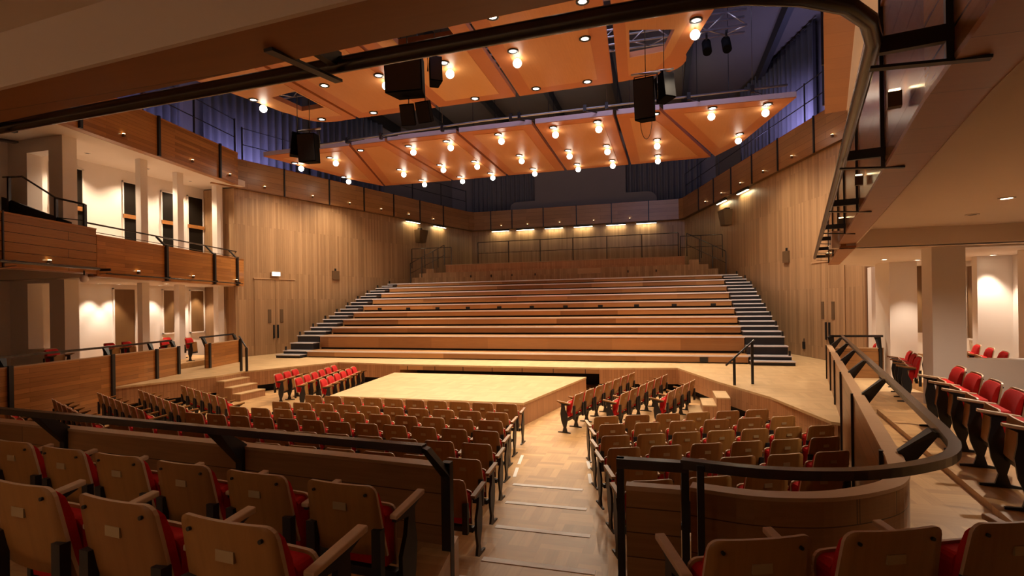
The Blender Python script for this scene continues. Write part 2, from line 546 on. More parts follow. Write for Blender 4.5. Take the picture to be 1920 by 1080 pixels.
# floors -----------------------------------------------------------
struct('floor', MB().box(-12.5, 10.5, 3.5, 18.5, -0.2, 0.0), M['parquet'])
AISLE_R = [(4.66, 7.82), (4.86, 6.84), (5.04, 5.84), (5.22, 4.87), (5.34, 4.3)]
AISLE_L = [(3.44, 7.82), (3.62, 6.84), (3.80, 5.84), (3.98, 4.87), (4.08, 4.3)]
STEP_Y = [7.82, 6.84, 5.84, 4.87, 4.3]
for k in range(4):
    struct('floor', MB().prism([(-3.3, STEP_Y[k]), (AISLE_R[k][0], STEP_Y[k]), (5.42, 3.85), (-3.3, 3.85)], 0.1 * k, 0.1 * (k + 1)), M['parquet'])
# aisle up past the parapets and the raised back floors either side of it
for k, (ya, z) in enumerate([(4.3, 0.5), (3.3, 0.6), (2.3, 0.7), (1.3, 0.8)]):
    xs = lambda y: (4.08 + (4.3 - y) * 0.2 - 0.05, 5.34 + (4.3 - y) * 0.1 + 0.05)
    struct('floor', MB().prism([(xs(ya)[0], ya), (xs(ya)[1], ya), (xs(-2.9)[1], -2.9), (xs(-2.9)[0], -2.9)], z - 0.1, z), M['parquet'])
struct('floor', MB().prism([(-13.1, 3.84), (4.24, 3.84), (4.98, -0.9), (5.3, -2.9), (-13.1, -2.9)], 0.0, 1.06), M['parquet'])
struct('floor', MB().prism([(-13.1, 1.9), (4.62, 1.9), (4.98, -0.9), (5.3, -2.9), (-13.1, -2.9)], 1.06, 1.28), M['parquet'])
struct('floor', MB().prism([(5.50, 3.62), (6.9, 3.62), (7.36, 4.3), (8.62, 9.7), (13.1, 9.7), (13.1, -2.9), (6.25, -2.9)], 0.0, 1.06), M['parquet'])
struct('floor', MB().prism([(8.28, 4.6), (8.95, 9.55), (13.1, 9.55), (13.1, 4.6)], 1.06, 1.12), M['parquet'])
struct('floor', MB().prism([(-10.05, 12.35), (-10.75, 17.4), (-13.1, 17.4), (-13.1, 12.35)], 0.75, 0.94), M['parquet'])
struct('floor', MB().prism([(8.62, 9.7), (9.35, 13.0), (13.1, 13.0), (13.1, 9.7)], 0.0, 0.87), M['parquet'])
struct('floor', MB().prism([(-13.1, 3.84), (-7.1, 3.84), (-8.6, 9.5), (-9.45, 12.3), (-13.1, 12.3)], 0.0, 1.0), M['parquet'])
# tilted treads under the angled block beside the curved parapet
for k, (f, h) in enumerate([(0.0, 0.1), (0.92, 0.2), (1.8, 0.3)]):
    q = lambda t, back: (5.08 + t * 0.917 + back * 0.399 * 1.0 - 0.0, 7.05 + t * 0.399 - back * 0.917)
    p0, p1 = q(-0.05 + f * 0.12, f), q(3.1 - f * 0.62, f)
    struct('floor', MB().prism([p0, p1, (7.25, 4.75), (6.6, 3.66), (5.46, 3.66), (5.3, 4.6)], 0.0 if k == 0 else h - 0.1, h), M['parquet'])

# raised platform round the stage ------------------------------------
plat = [(-3.3, 17.15), (-6.05, 17.45), (-7.55, 14.42), (-7.55, 13.3), (-8.62, 10.7), (-9.35, 12.3), (-13.0, 12.3), (-13.0, 18.38), (-11.63, 18.38), (-7.06, 34.8),
        (7.06, 34.8), (11.63, 18.38), (13.0, 18.38), (13.0, 13.0), (9.38, 13.0), (8.72, 10.1), (8.5, 10.25), (7.95, 12.6), (7.1, 14.65), (6.15, 17.5), (3.75, 17.15)]
pt = thing('platform', 'raised parquet platform wrapping round the stage with timber clad edges', 'platform', (0, 17.2, 0))
MB().prism(plat, 0.70, 0.75).build('deck', M['stage_floor'], pt)
edge_r = [(8.6, 10.25), (7.95, 12.6), (7.1, 14.65), (6.15, 17.5), (3.75, 17.15), (3.75, 18.6)]
edge_l = [(-8.64, 10.75), (-7.55, 13.3), (-7.55, 14.42), (-6.05, 17.45), (-3.3, 17.15), (-3.3, 18.6)]
MB().ribbon(edge_r, 0.0, -0.06, 0.24, 0.70).build('edge_cladding', M['oak_side'], pt)
MB().ribbon(edge_l, 0.06, 0.0, 0.24, 0.70).build('edge_cladding', M['oak_side'], pt)
MB().ribbon(edge_r, -0.25, -0.32, 0.0, 0.24).build('plinth', M['void'], pt)
MB().ribbon(edge_l, 0.32, 0.25, 0.0, 0.24).build('plinth', M['void'], pt)
MB().box(-3.3, 3.75, 17.12, 17.2, 0.56, 0.70).build('edge_fascia', M['oak_riser'], pt)
MB().box(-3.3, 3.75, 18.5, 18.6, 0.0, 0.56).build('void_backing', M['void'], pt)
for i in range(7):
    MB().box(-3.0 + i * 1.05, -2.985 + i * 1.05, 17.105, 17.12, 0.56, 0.70).build('fascia_joint', M['void'], pt)

# movable stage lift
st = thing('stage_lift', 'low square-patterned timber stage in the middle of the hall floor', 'stage', (0, 12, 0))
lift = [(-2.6, 12.0), (2.6, 12.0), (3.42, 16.55), (-3.2, 16.55)]
MB().prism(lift, 0.48, 0.53).build('stage_deck', M['stage_floor'], st)
MB().prism([(-2.59, 12.01), (2.59, 12.01), (3.41, 16.54), (-3.19, 16.54)], 0.0, 0.48).build('side_cladding', M['oak_side'], st)

# stairs from the floor to the platform
def steps(name, label, x0, sgn, ya, yb, dirx):
    t = thing(name, label, 'stairs', (x0, (ya + yb) / 2, 0))
    for k, z in enumerate((0.56, 0.375, 0.19)):
        xa = x0 + sgn * 0.30 * k
        MB().box(min(xa, xa + sgn * 0.30), max(xa, xa + sgn * 0.30), ya, yb, 0, z).build('step', M['oak_side'], t)
        MB().box(min(xa, xa + sgn * 0.31), max(xa, xa + sgn * 0.31), ya, yb, z, z + 0.03).build('tread', M['stage_floor'], t)
    return t
steps('stage_steps', 'short timber steps up to the platform near the exit-sign doors', -7.55, 1, 13.3, 14.35, 1)
steps('stage_steps', 'short timber steps up to the platform beside the small twin-post handrail', 7.22, -1, 13.2, 14.2, -1)

# walls --------------------------------------------------------------
struct('wall_left', slab_between(MB(), LW[0], LW[1], 0.3, 0.75, 7.9), M['oak_wall'])
struct('wall_right', slab_between(MB(), RW[0], RW[1], 0.3, 0.75, 7.9), M['oak_wall'])
struct('wall_left', MB().box(-13.2, -11.6, 18.4, 18.7, 0.75, 7.9), M['oak_wall'])
struct('wall_right', MB().box(11.6, 13.2, 18.4, 18.7, 0.75, 7.9), M['oak_wall'])
struct('wall_back', MB().box(-8.5, 8.5, 34.9, 35.2, 0.75, 7.9), M['oak_wall'])
struct('wall_left', MB().box(-13.5, -13.2, -3, 18.6, 0, 8.0), M['white'])
struct('wall_right', MB().box(13.2, 13.5, -3, 18.6, 0, 8.0), M['white'])
struct('wall_rear', MB().box(-13.5, 13.5, -3.3, -3.0, 0, 14.5), M['white'])
struct('wall_left', MB().box(-14.1, -13.8, -3, 18.0, 8.0, 14.4), M['acoustic'])
struct('wall_right', MB().box(13.8, 14.1, -3, 18.0, 8.0, 14.4), M['acoustic'])
struct('wall_left', slab_between(MB(), (-13.8, 18.0), (-9.0, 36.4), 0.3, 7.9, 14.4), M['acoustic'])
struct('wall_right', slab_between(MB(), (13.8, 18.0), (9.0, 36.4), 0.3, 7.9, 14.4), M['acoustic'])
struct('wall_back', MB().box(-9.6, 9.6, 36.3, 36.6, 7.9, 14.4), M['acoustic'])
struct('ceiling', MB().box(-14.6, 14.6, -3.3, 37, 14.3, 14.6), M['ceiling'])
for x in (-10.5, -7, -3.5, 0, 3.5, 7, 10.5):
    struct('ceiling_beam', MB().box(x - 0.12, x + 0.12, -3, 36.3, 13.75, 14.3), M['beam'])

# galleries: floor slabs whose undersides are the soffits -------------
FASC = [(-11.33, 18.6), (-8.2, 8.2), (-7.05, 3.3), (-6.92, 2.95), (-6.75, 2.72), (-6.5, 2.60), (-6.2, 2.53), (-5.6, 2.48),
        (5.6, 1.70), (6.1, 1.68), (6.45, 1.71), (6.68, 1.80), (6.82, 1.97), (6.89, 2.25), (7.05, 3.1), (8.82, 10.8), (10.05, 16.2)]
TUBE = [(-8.35, 10.4), (-7.75, 8.0), (-6.68, 3.7), (-6.55, 3.0), (-6.4, 2.8), (-6.1, 2.68), (-5.7, 2.62), (2.1, 2.17), (5.6, 2.015), (5.9, 2.01), (6.09, 2.03), (6.28, 2.10),
        (6.45, 2.21), (6.57, 2.36), (6.65, 2.55), (6.72, 2.85), (7.42, 5.93), (9.49, 15.2), (9.62, 15.75)]
FP = Path(FASC)
sL, sR = FP.near(1, 10.8), 0
for i in range(len(FASC) - 1, 0, -1):
    if FASC[i - 1][1] <= 10.8 <= FASC[i][1]:
        sR = FP.s[i - 1] + (10.8 - FASC[i - 1][1]) / (FASC[i][1] - FASC[i - 1][1]) * (FP.s[i] - FP.s[i - 1]); break
rear_edge = offset(FP.sub(sL, sR), -0.26)
struct('ceiling', MB().prism([(-13.2, 10.8)] + rear_edge + [(13.2, 10.8), (13.2, -3), (-13.2, -3)], 4.05, 4.3), M['soffit'])
struct('ceiling', MB().prism([(-13.2, 18.4)] + offset(FP.sub(0, sL), -0.26) + [(-13.2, 10.8)], 3.75, 4.12), M['soffit'])
struct('ceiling', MB().prism(offset(FP.sub(sR, FP.len), -0.26) + [(12.2, 18.4), (13.2, 18.4), (13.2, 10.8)], 3.75, 4.12), M['soffit'])
TLP = Path([(-8.4, 3.3), (-9.62, 10.5), (-10.9, 17.9)])              # upper gallery fronts: the two sides ...
TRP = Path([(10.05, 16.3), (8.62, 10.8), (6.9, 3.6)])
TP = Path([(-11.75, 17.4), (-11.4, 18.6), (-6.95, 34.1), (-6.7, 34.5), (6.7, 34.5), (6.95, 34.1), (11.4, 18.6), (11.9, 16.9)])   # ... and the stage half
struct('ceiling', MB().prism([(-13.8, -3), (-8.0, -3)] + offset(TLP.sub(0, TLP.len), 0.24) + [(-11.2, 18.6), (-13.8, 18.6)], 7.95, 8.2), M['soffit'])
struct('ceiling', MB().prism([(13.8, 18.6), (11.3, 18.6), (10.6, 16.3)] + offset(TRP.sub(0, TRP.len), 0.24) + [(6.6, -3), (13.8, -3)], 7.95, 8.2), M['soffit'])
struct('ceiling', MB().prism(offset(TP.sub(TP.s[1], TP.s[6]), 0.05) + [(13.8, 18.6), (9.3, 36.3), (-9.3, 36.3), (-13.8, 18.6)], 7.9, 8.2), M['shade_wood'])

# cross walls and columns in the side galleries -----------------------
def cross_wall(sg, pier, open0, open1, z0, z1, sill, head):
    for a, b in ((pier, open0), (open1, 13.2)):
        struct('partition', MB().box(min(sg * a, sg * b), max(sg * a, sg * b), 11.3, 11.7, z0, z1), M['white'])
    a, b = sorted((sg * open0, sg * open1))
    struct('partition', MB().box(a, b, 11.3, 11.7, z0, sill), M['white'])
    struct('partition', MB().box(a, b, 11.3, 11.7, head, z1), M['white'])
cross_wall(-1, 10.95, 11.55, 12.45, 0.8, 3.78, 1.71, 3.66)
cross_wall(-1, 10.95, 11.5, 12.4, 4.1, 8.0, 5.3, 7.55)
cross_wall(1, 10.42, 10.93, 13.0, 0.8, 3.78, 1.73, 3.72)
cross_wall(1, 10.3, 10.93, 12.6, 4.1, 8.0, 5.3, 7.55)
struct('partition', MB().box(8.7, 13.2, 10.8, 11.0, 3.75, 4.06), M['white'])
struct('partition', MB().box(-13.2, -9.1, 10.8, 11.0, 3.75, 4.06), M['white'])
for sg in (-1, 1):
    for y, x0, x1, dy in (((13.9, 11.2, 11.42, 0.26), (15.7, 11.62, 11.84, 0.26), (17.95, 12.05, 12.3, 0.3)) if sg < 0 else ((15.7, 11.3, 11.9, 0.95), (18.05, 11.66, 13.1, 0.3))):
        for z0, z1 in ((0.75, 3.76), (4.12, 7.96)):
            a, b = sorted((sg * x0, sg * x1))
            struct('column', MB().box(a, b, y, y + dy, z0, z1), M['white'])
for y in (12.75, 14.4):
    struct('column', MB().box(12.55, 13.2, y, y + 0.22, 0.8, 3.76), M['white'])

# dark slots and doors in the white gallery walls ---------------------
nw = 0
def slot(sg, ya, yb, z0, z1, mat):
    global nw
    nw += 1
    a, b = sorted((sg * 13.19, sg * 13.24))
    f = MB()
    for (y0, y1, q0, q1) in ((ya, ya + 0.04, z0, z1), (yb - 0.04, yb, z0, z1), (ya, yb, z1 - 0.04, z1), (ya, yb, z0, z0 + 0.04)):
        a2, b2 = sorted((sg * 13.14, sg * 13.24)); f.box(a2, b2, y0, y1, q0, q1)
    o = struct('window_%d' % nw, f, M['white'])
    p = MB().box(min(sg * 13.17, sg * 13.21), max(sg * 13.17, sg * 13.21), ya + 0.03, yb - 0.03, z0 + 0.03, z1 - 0.03).build('pane', mat, o)
    return o
for ya, yb, z0, z1 in ((12.4, 13.45, 4.6, 7.64), (14.8, 15.35, 4.6, 7.55), (16.35, 16.95, 4.6, 7.5), (17.55, 18.35, 4.6, 7.55)):
    o = slot(-1, ya, yb, z0, z1, M['glass_dark'])
    MB().box(-13.16, -13.10, ya, yb, 6.2, 6.34).build('transom', M['oak_fascia'], o)
for ya, yb, z0, z1 in ((12.6, 13.2, 0.9, 3.62), (14.4, 15.25, 0.8, 3.62), (16.35, 16.9, 1.85, 3.62), (17.6, 18.33, 1.83, 3.62)):
    slot(-1, ya, yb, z0, z1, M['shade_wood'])
for ya, yb, z0, z1 in ((18.0, 18.38, 1.8, 3.6), (15.75, 16.2, 1.75, 3.65), (13.2, 13.7, 1.75, 3.65)):
    slot(1, ya, yb, z0, z1, M['shade_wood'])
nw += 1
o_ = struct('window_%d' % nw, MB().box(12.66, 13.1, 18.0, 18.05, 1.78, 3.97), M['white'])
MB().box(12.70, 13.08, 17.99, 18.02, 1.83, 3.93).build('pane', M['shade_wood'], o_)
slot(1, 9.0, 10.6, 1.0, 3.5, M['shade_wood'])
slot(-1, 9.2, 10.9, 1.0, 3.7, M['shade_wood'])
slot(-1, 9.0, 10.9, 4.6, 7.4, M['shade_wood'])


def double_door(num, W, ya, yb):
    a, b = Vector(W[0]), Vector(W[1]); d = (b - a).normalized(); n = Vector((-d.y, d.x))
    if n.dot(-a) < 0: n = -n                                          # towards the hall
    pa = a + d * ((ya - a.y) / d.y); pb = a + d * ((yb - a.y) / d.y); mid = (pa + pb) / 2; wd = (pb - pa).length
    t = thing('door_%d' % num, None, None, (mid.x, mid.y, 0.75)); t['kind'] = 'structure'
    for s in (-1, 1):
        c = mid + d * s * (wd / 4 + 0.004) + n * 0.012
        MB().obox(c, d, wd / 2 - 0.012, 0.024, 0.76, 4.1).build('door_leaf', M['oak_wall'], t)
        h = mid + d * s * 0.10 + n * 0.045
        MB().obox(h, d, 0.075, 0.03, 1.45, 2.05).build('door_handle', M['black'], t)
        v = mid + d * s * 0.30 + n * 0.02
        MB().obox(v, d, 0.16, 0.04, 2.15, 2.75).build('vision_panel', M['box_brown'], t)
    MB().obox(mid + n * 0.02, d, wd + 0.06, 0.06, 4.1, 4.14).build('door_head', M['oak_cap'], t)
    return mid, d, n
mid, dd, nn = double_door(1, LW, 19.25, 21.2)
t = thing('exit_sign', 'small lit white exit sign above the tall double doors', 'sign', (mid.x + nn.x * 0.05, mid.y + nn.y * 0.05, 4.22))
c = mid + nn * 0.07
MB().obox(c, dd, 0.42, 0.09, 4.24, 4.44).build('housing', M['white'], t)
MB().obox(c + nn * 0.05, dd, 0.38, 0.012, 4.26, 4.42).build('lit_face', M['exit_glow'], t)
double_door(2, RW, 19.4, 21.2)

# choir gallery behind the benches ------------------------------------
cg = thing('choir_gallery', 'timber fronted gallery block above the topmost bench row', 'gallery', (0, 28, 0.75))
MB().box(-6.9, 7.0, 28.0, 28.5, 0.8, 4.66).build('lower_front', M['oak_wall'], cg)
MB().box(-6.3, 6.8, 28.5, 34.85, 0.8, 5.10).build('upper_front', M['oak_side'], cg)
MB().box(-6.32, 6.82, 28.46, 28.56, 5.10, 5.13).build('front_cap', M['oak_cap'], cg)
for i, x in enumerate((-4.6, -3.4, -2.2, -0.9, 4.0, 5.4)):
    MB().box(x - 0.03, x + 0.03, 27.97, 28.0, 4.34, 4.46).build('cover_plate', M['black'], cg)
MB().box(1.4, 2.6, 27.96, 28.0, 4.36, 4.64).build('access_panel', M['oak_cap'], cg)
for k in range(3):
    MB().box(7.0 + 0.45 * k, 7.45 + 0.45 * k, 28.1, 29.0, 0.8, 4.9 - 0.24 * k).build('side_step', M['oak_wall'], cg)
    MB().box(-7.35 - 0.45 * k, -6.9 - 0.45 * k, 28.1, 29.0, 0.8, 4.9 - 0.24 * k).build('side_step', M['oak_wall'], cg)
struct('floor', MB().prism([(-9.0, 27.4), (9.0, 27.4), (7.1, 34.8), (-7.1, 34.8)], 0.75, 4.05), M['oak_wall'])


def railing(name, label, pts, zf, h, spacing, mids=(0.5,), r=0.022, group=None):
    """posts, one top rail and mid rails along xy points; zf(s fraction) gives floor height"""
    P = Path(pts); t = thing(name, label, 'railing', (pts[0][0], pts[0][1], zf(0)), group)
    n = max(1, round(P.len / spacing))
    for i in range(n + 1):
        q, d = P.at(P.len * i / n); z = zf(i / n)
        MB().bar((q.x, q.y, z), (q.x, q.y, z + h), 0.045, 0.045).build('post', M['rail'], t)
    m = max(2, len(pts) * 2)
    for k, hh in enumerate((h,) + tuple(h * x for x in mids)):
        MB().tube([(P.at(P.len * i / m)[0].x, P.at(P.len * i / m)[0].y, zf(i / m) + hh) for i in range(m + 1)], r if k == 0 else r * 0.7, 6).build('top_rail' if k == 0 else 'mid_rail', M['rail'], t)
    return t
railing('gallery_railing', 'dark thin railing along the gallery above the benches', [(-4.4, 28.7), (6.5, 28.7)], lambda f: 5.1, 1.25, 1.75)
railing('stair_railing', 'dark sloping stair railing at the gallery end near wall box speaker', [(-8.3, 28.0), (-6.3, 28.3)], lambda f: 4.1 + 1.0 * f, 1.15, 0.7)
railing('stair_railing', 'dark flat railing on the landing behind the sloping stair rail', [(-8.5, 28.6), (-6.0, 28.6)], lambda f: 5.0, 1.15, 0.9)
railing('stair_railing', 'dark sloping stair railing at the gallery end under the bright wall washers', [(8.7, 28.0), (6.9, 28.3)], lambda f: 4.1 + 1.0 * f, 1.15, 0.7)
railing('stair_railing', 'dark flat railing on the landing under the bright wall washers', [(6.6, 28.6), (8.6, 28.6)], lambda f: 5.0, 1.15, 0.9)

# ================================================================== RETRACTABLE BENCH TIERS
BZ = [1.02, 1.60, 1.92, 2.25, 2.56, 2.87, 3.20, 3.50, 3.80, 4.05]
BY = [18.9 + 0.87 * k for k in range(11)]
for k in range(10):
    zb = 0.75 if k == 0 else BZ[k - 1]
    lab = '%s bench row of the timber tiers counted up from the platform' % ORD[k]
    if k == 1: lab = 'second bench row from the platform, with the tallest timber front'
    if k == 5: lab = 'sixth bench row from the platform, its front dotted with black sockets'
    if k == 9: lab = 'topmost bench row just below the gallery front'
    t = thing('bench_tier', lab, 'bench', (0, BY[k], zb), 'retractable bench rows facing the hall')
    MB().box(-8.5, 8.4, BY[k] + 0.03, BY[k] + 0.07, zb + (0.075 if k else 0.035), BZ[k] - 0.045).build('riser_panel', M['oak_riser'], t)
    MB().box(-8.48, 8.38, BY[k] + 0.08, BY[k + 1] + 0.06, zb - (0 if k else 0), BZ[k] - 0.05).build('carcass', M['void'], t)
    MB().box(-8.52, 8.42, BY[k] + 0.05, BY[k + 1] + 0.03, BZ[k] - 0.045, BZ[k]).build('tread', M['oak_riser'], t)
    MB().box(-8.52, 8.42, BY[k], BY[k] + 0.05, BZ[k] - 0.05, BZ[k] + 0.004).build('nosing', M['nosing'], t)
    if k == 5:
        for i in range(11):
            x = -7.6 + 1.53 * i
            MB().box(x - 0.1, x + 0.1, BY[k] + 0.005, BY[k] + 0.035, zb + 0.07, zb + 0.17).build('socket', M['black'], t)
    if k == 0:
        MB().box(6.9, 7.15, BY[0] + 0.0, BY[0] + 0.035, 0.79, 0.95).build('socket', M['black'], t)
for sg, where in ((-1, 'exit-sign wall'), (1, 'twin-post handrail')):
    lev = []
    for k in range(10):
        zb = 0.75 if k == 0 else BZ[k - 1]
        lev += [(BY[k] - 0.40, (zb + BZ[k]) / 2), (BY[k] + 0.03, BZ[k])]
    for i, (y, z) in enumerate(lev):
        x0 = 8.42 if sg > 0 else 8.54
        a, b = sorted((sg * x0, sg * min(9.72 - 0.018 * i, 11.58 - 0.2788 * (y + 0.55 - 18.4))))
        zb = 0.75 if i == 0 else lev[i - 1][1]
        yb = lev[i + 1][0] if i < len(lev) - 1 else y + 0.45
        o = ('%s grey step up the bench aisle on the side of the %s' % (ORD[i] if i < 16 else ['fourth from top', 'third from top', 'second from top', 'topmost'][i - 16], where)).replace('from top grey', 'grey')
        if i >= 16: o = '%s of the grey steps up the bench aisle beside the %s' % (['fourth from the top', 'third from the top', 'second from the top', 'topmost'][i - 16], where)
        t = thing('aisle_step', o, 'step', ((a + b) / 2, y, zb), 'grey aisle steps beside the benches, ' + where)
        MB().box(a, b, y + 0.01, yb + 0.04, z - 0.03, z).build('tread', M['tread_grey'], t)
        MB().box(a + 0.01, b - 0.01, y + 0.03, yb + 0.03, zb - 0.02, z - 0.03).build('riser', M['riser_black'], t)
        MB().box(a, b, y - 0.012, y + 0.02, z - 0.035, z + 0.004).build('nosing', M['nosing'], t)
        if i % 2 == 1:
            xe = b - 0.05 if sg > 0 else a + 0.05
            MB().box(xe - 0.03, xe + 0.03, y + 0.1, y + 0.16, z, z + 0.16).build('edge_stub', M['black'], t)

# ================================================================== GALLERY FRONTS
def V(q, z): return (q.x, q.y, z)


def gallery_front(label, P, s0, s1, z0, z1, stations, side, soffit=True, rail=None, mat='oak_fascia', post_w=0.06, group=None, sw=0.25):
    """panels between posts along path P; side = +1/-1: which offset sign faces the hall"""
    q0, _ = P.at((s0 + s1) / 2)
    t = thing('gallery_balustrade', label, 'balcony', (q0.x, q0.y, z0), group)
    cuts = sorted([s0] + [s for s in stations if s0 + 0.2 < s < s1 - 0.2] + [s1])
    for a, b in zip(cuts, cuts[1:]):
        MB().ribbon(P.sub(a + 0.004, b - 0.004), -side * 0.10, 0.0, z0, z1).build('panel', M[mat], t)
    MB().ribbon(P.sub(s0, s1), -side * 0.13, side * 0.015, z1, z1 + 0.035).build('cap', M['oak_fascia'], t)
    if soffit:
        MB().ribbon(P.sub(s0, s1), -side * sw, -side * 0.0, z0 - 0.03, z0).build('soffit_strip', M['oak_soffit'], t)
        MB().ribbon(P.sub(s0, s1), -side * (sw + 0.02), -side * sw, z0 - 0.035, z0 + 0.22).build('soffit_edge', M['soffit'], t)
    for s in stations:
        if s0 - 0.01 <= s <= s1 + 0.01:
            q, d = P.at(s); n = Vector((-d.y, d.x)) * side
            MB().obox(q + n * (0.002 + post_w * 0.4), d, post_w, post_w * 0.8, z0 - 0.02, z1 + 0.06).build('post', M['black'], t)
    if rail:
        off, zr = rail
        MB().tube([(x, y, zr) for x, y in offset(P.sub(s0 + 0.05, s1 - 0.05), -side * off)], 0.024, 8).build('handrail', M['rail'], t)
        MB().tube([(x, y, z1 + 0.12) for x, y in offset(P.sub(s0 + 0.05, s1 - 0.05), -side * off * 0.6)], 0.01, 6).build('wire_rail', M['rail'], t)
        for s in stations:
            if s0 - 0.01 <= s <= s1 + 0.01:
                q, d = P.at(min(max(s, s0 + 0.06), s1 - 0.06)); n = Vector((-d.y, d.x)) * side
                MB().bar(V(q + n * 0.02, z1 + 0.02), V(q - n * off, zr - 0.02), 0.07, 0.05).build('rail_bracket', M['black'], t)
    return t

st_L = [FP.near(1, y) for y in (18.0, 16.35, 13.6, 10.9, 8.2, 5.5)]
st_R = []
for y in (2.62, 4.6, 6.85, 9.1, 10.85, 13.0, 15.4):
    for i in range(len(FASC) - 1, 0, -1):
        if FASC[i - 1][1] <= y <= FASC[i][1] and FASC[i][0] > 0:
            st_R.append(FP.s[i - 1] + (y - FASC[i - 1][1]) / (FASC[i][1] - FASC[i - 1][1]) * (FP.s[i] - FP.s[i - 1])); break
st_B = [FP.near(0, x) for x in (-4.8, -2.5, -0.2, 2.1, 4.4)]
gallery_front('first gallery front by the exit-sign side, polished planks with black posts', FP, 0.0, sL, 3.78, 4.86, st_L[:3], 1, True, (0.28, 5.22), 'oak_fascia', 0.10)
gf = gallery_front('first gallery front sweeping across the back of the hall overhead', FP, sL + 0.01, sR - 0.01, 3.85, 5.02, st_L[3:] + st_B + st_R[:4], 1, True, None, 'oak_boards', 0.032)
MB().box(-8.97, -8.90, 10.05, 10.42, 4.02, 4.14).build('outlet_plate', M['black'], gf)
gallery_front('first gallery front on the curved-parapet side, ending at the timber wall', FP, sR, FP.len, 3.78, 4.86, st_R[4:], 1, True, (0.28, 5.22), 'oak_boards', 0.032)
q, d = FP.at(FP.len)
struct('partition', MB().prism([(q.x, q.y), (q.x + 0.1, q.y + 0.1), (12.4, 18.2), (12.4, 18.0)], 3.78, 4.86), M['white'])


def lighting_bar(label, s0, s1, stations, z=3.92, off=0.27, r=0.034):
    q, _ = FP.at(s0)
    t = thing('lighting_bar', label, 'lighting bar', (q.x, q.y, z))
    pts = offset(FP.sub(s0, s1), off) if off < 0.2 else TUBE
    MB().tube([(x, y, z) for x, y in pts], r, 12).build('tube', M['rail'], t)
    for s in stations:
        if s0 <= s <= s1:
            q, d = FP.at(s); n = Vector((-d.y, d.x))
            MB().bar(V(q + n * (off + 0.02), z + 0.02), V(q - n * 0.02, z + 0.02), 0.035, 0.07).build('bracket', M['black'], t)
            MB().bar(V(q + n * (off + 0.02), z - 0.07), V(q - n * 0.12, z - 0.11), 0.04, 0.012).build('flange', M['black'], t)
lighting_bar('thick dark lighting bar running overhead along the back gallery and curving round', FP.near(1, 10.9) + 0.0, FP.len - 0.3, st_L[3:] + st_B + st_R)
lighting_bar('thin dark lighting bar along the first gallery on the exit-sign side', 0.4, sL - 0.15, st_L[:3], 3.84, 0.14, 0.02)

# upper tier
tl = [TLP.near(1, y) for y in (8.2, 10.9, 13.7, 16.75)]
tw = [TP.s[1] + x for x in (2.05, 4.55, 6.8, 9.0, 11.2, 13.4)]
tb = [TP.near(0, x) for x in (-5.5, -4.0, -1.85, 0.35, 2.6, 4.9)]
tr_w = [TP.s[6] - x for x in (13.4, 11.2, 9.0, 6.8, 4.55, 2.05)]
tr = [TRP.near(1, y) for y in (15.6, 12.9, 10.3, 7.6)]
gallery_front('upper gallery front over the white columns on the exit-sign side', TLP, 0.3, TLP.len, 7.9, 9.15, tl, -1, True, None, 'oak_fascia', 0.09)
gallery_front('upper gallery front along the timber wall with the exit sign', TP, 0.0, TP.s[2], 7.9, 9.1, tw, -1, False, None, 'oak_panel')
gallery_front('upper gallery front across the far end above the bright wall washers', TP, TP.s[2], TP.s[5], 7.9, 9.1, tb, -1, False, None, 'oak_panel')
gallery_front('upper gallery front along the timber wall opposite the exit sign', TP, TP.s[5], TP.len, 7.9, 9.1, tr_w, -1, False, None, 'oak_panel')
gallery_front('upper gallery front high over the curved-parapet side', TRP, 0.0, TRP.len - 0.3, 7.9, 9.15, tr, -1, True, None, 'oak_panel', 0.06, None, 0.5)


def tier_rail(label, TP, s0, s1, n):
    q, d = TP.at(s0)
    t = thing('tier_railing', label, 'railing', (q.x, q.y, 9.1))
    for i in range(n + 1):
        q, d = TP.at(s0 + (s1 - s0) * i / n); nn_ = Vector((-d.y, d.x)); q = q + nn_ * 0.06
        MB().bar(V(q, 9.13), V(q, 10.55), 0.06, 0.04).build('post', M['beam'], t)
    pts = offset(TP.sub(s0, s1), 0.06)
    for z in (9.8, 10.5):
        MB().tube([(x, y, z) for x, y in pts], 0.018, 6).build('rail_wire', M['beam'], t)
tier_rail('thin black railing above the upper gallery by the white columns', TLP, 0.5, TLP.len - 0.1, 6)
tier_rail('thin black railing above the upper gallery along the exit-sign wall', TP, TP.s[1] + 0.1, TP.s[2] - 0.2, 6)
tier_rail('thin black railing above the upper gallery opposite the exit sign', TP, TP.s[5] + 0.2, TP.s[6] - 0.1, 6)
tier_rail('thin black railing high over the curved-parapet side', TRP, 0.1, TRP.len - 0.5, 5)

# small fascia spotlights
def fascia_light(P, s, z, side, label, group, beam=0):
    q, d = P.at(s); n = Vector((-d.y, d.x)) * side; c = q + n * 0.055
    t = thing('fascia_spotlight', label, 'spotlight', (c.x, c.y, z), group)
    MB().obox(c, d, 0.06, 0.07, z - 0.095, z - 0.005).build('housing', M['box_brown'], t)
    MB().obox(c, d, 0.05, 0.055, z - 0.005, z + 0.008).build('lens', M['fascia_glow'], t)
    if beam: lamp('SPOT', (c.x + n.x * 0.02, c.y + n.y * 0.02, z + 0.03), beam, WARM2, aim=(c.x - n.x * 0.02, c.y - n.y * 0.02, z + 1), size=0.02, spot=28, blend=0.8)
g = 'small warm spotlights on the upper gallery fronts'
up_l = 'small warm fascia spotlight, %s along the upper gallery from the curtain end of exit-sign side'
for i, (P_, s) in enumerate([(TLP, (a + b) / 2) for a, b in zip(tl, tl[1:])] + [(TLP, TLP.len - 0.6)] + [(TP, s - 1.0) for s in tw]):
    fascia_light(P_, s, 8.17, -1, up_l % ORD[i], g, 1.5 if i < 5 else 0)
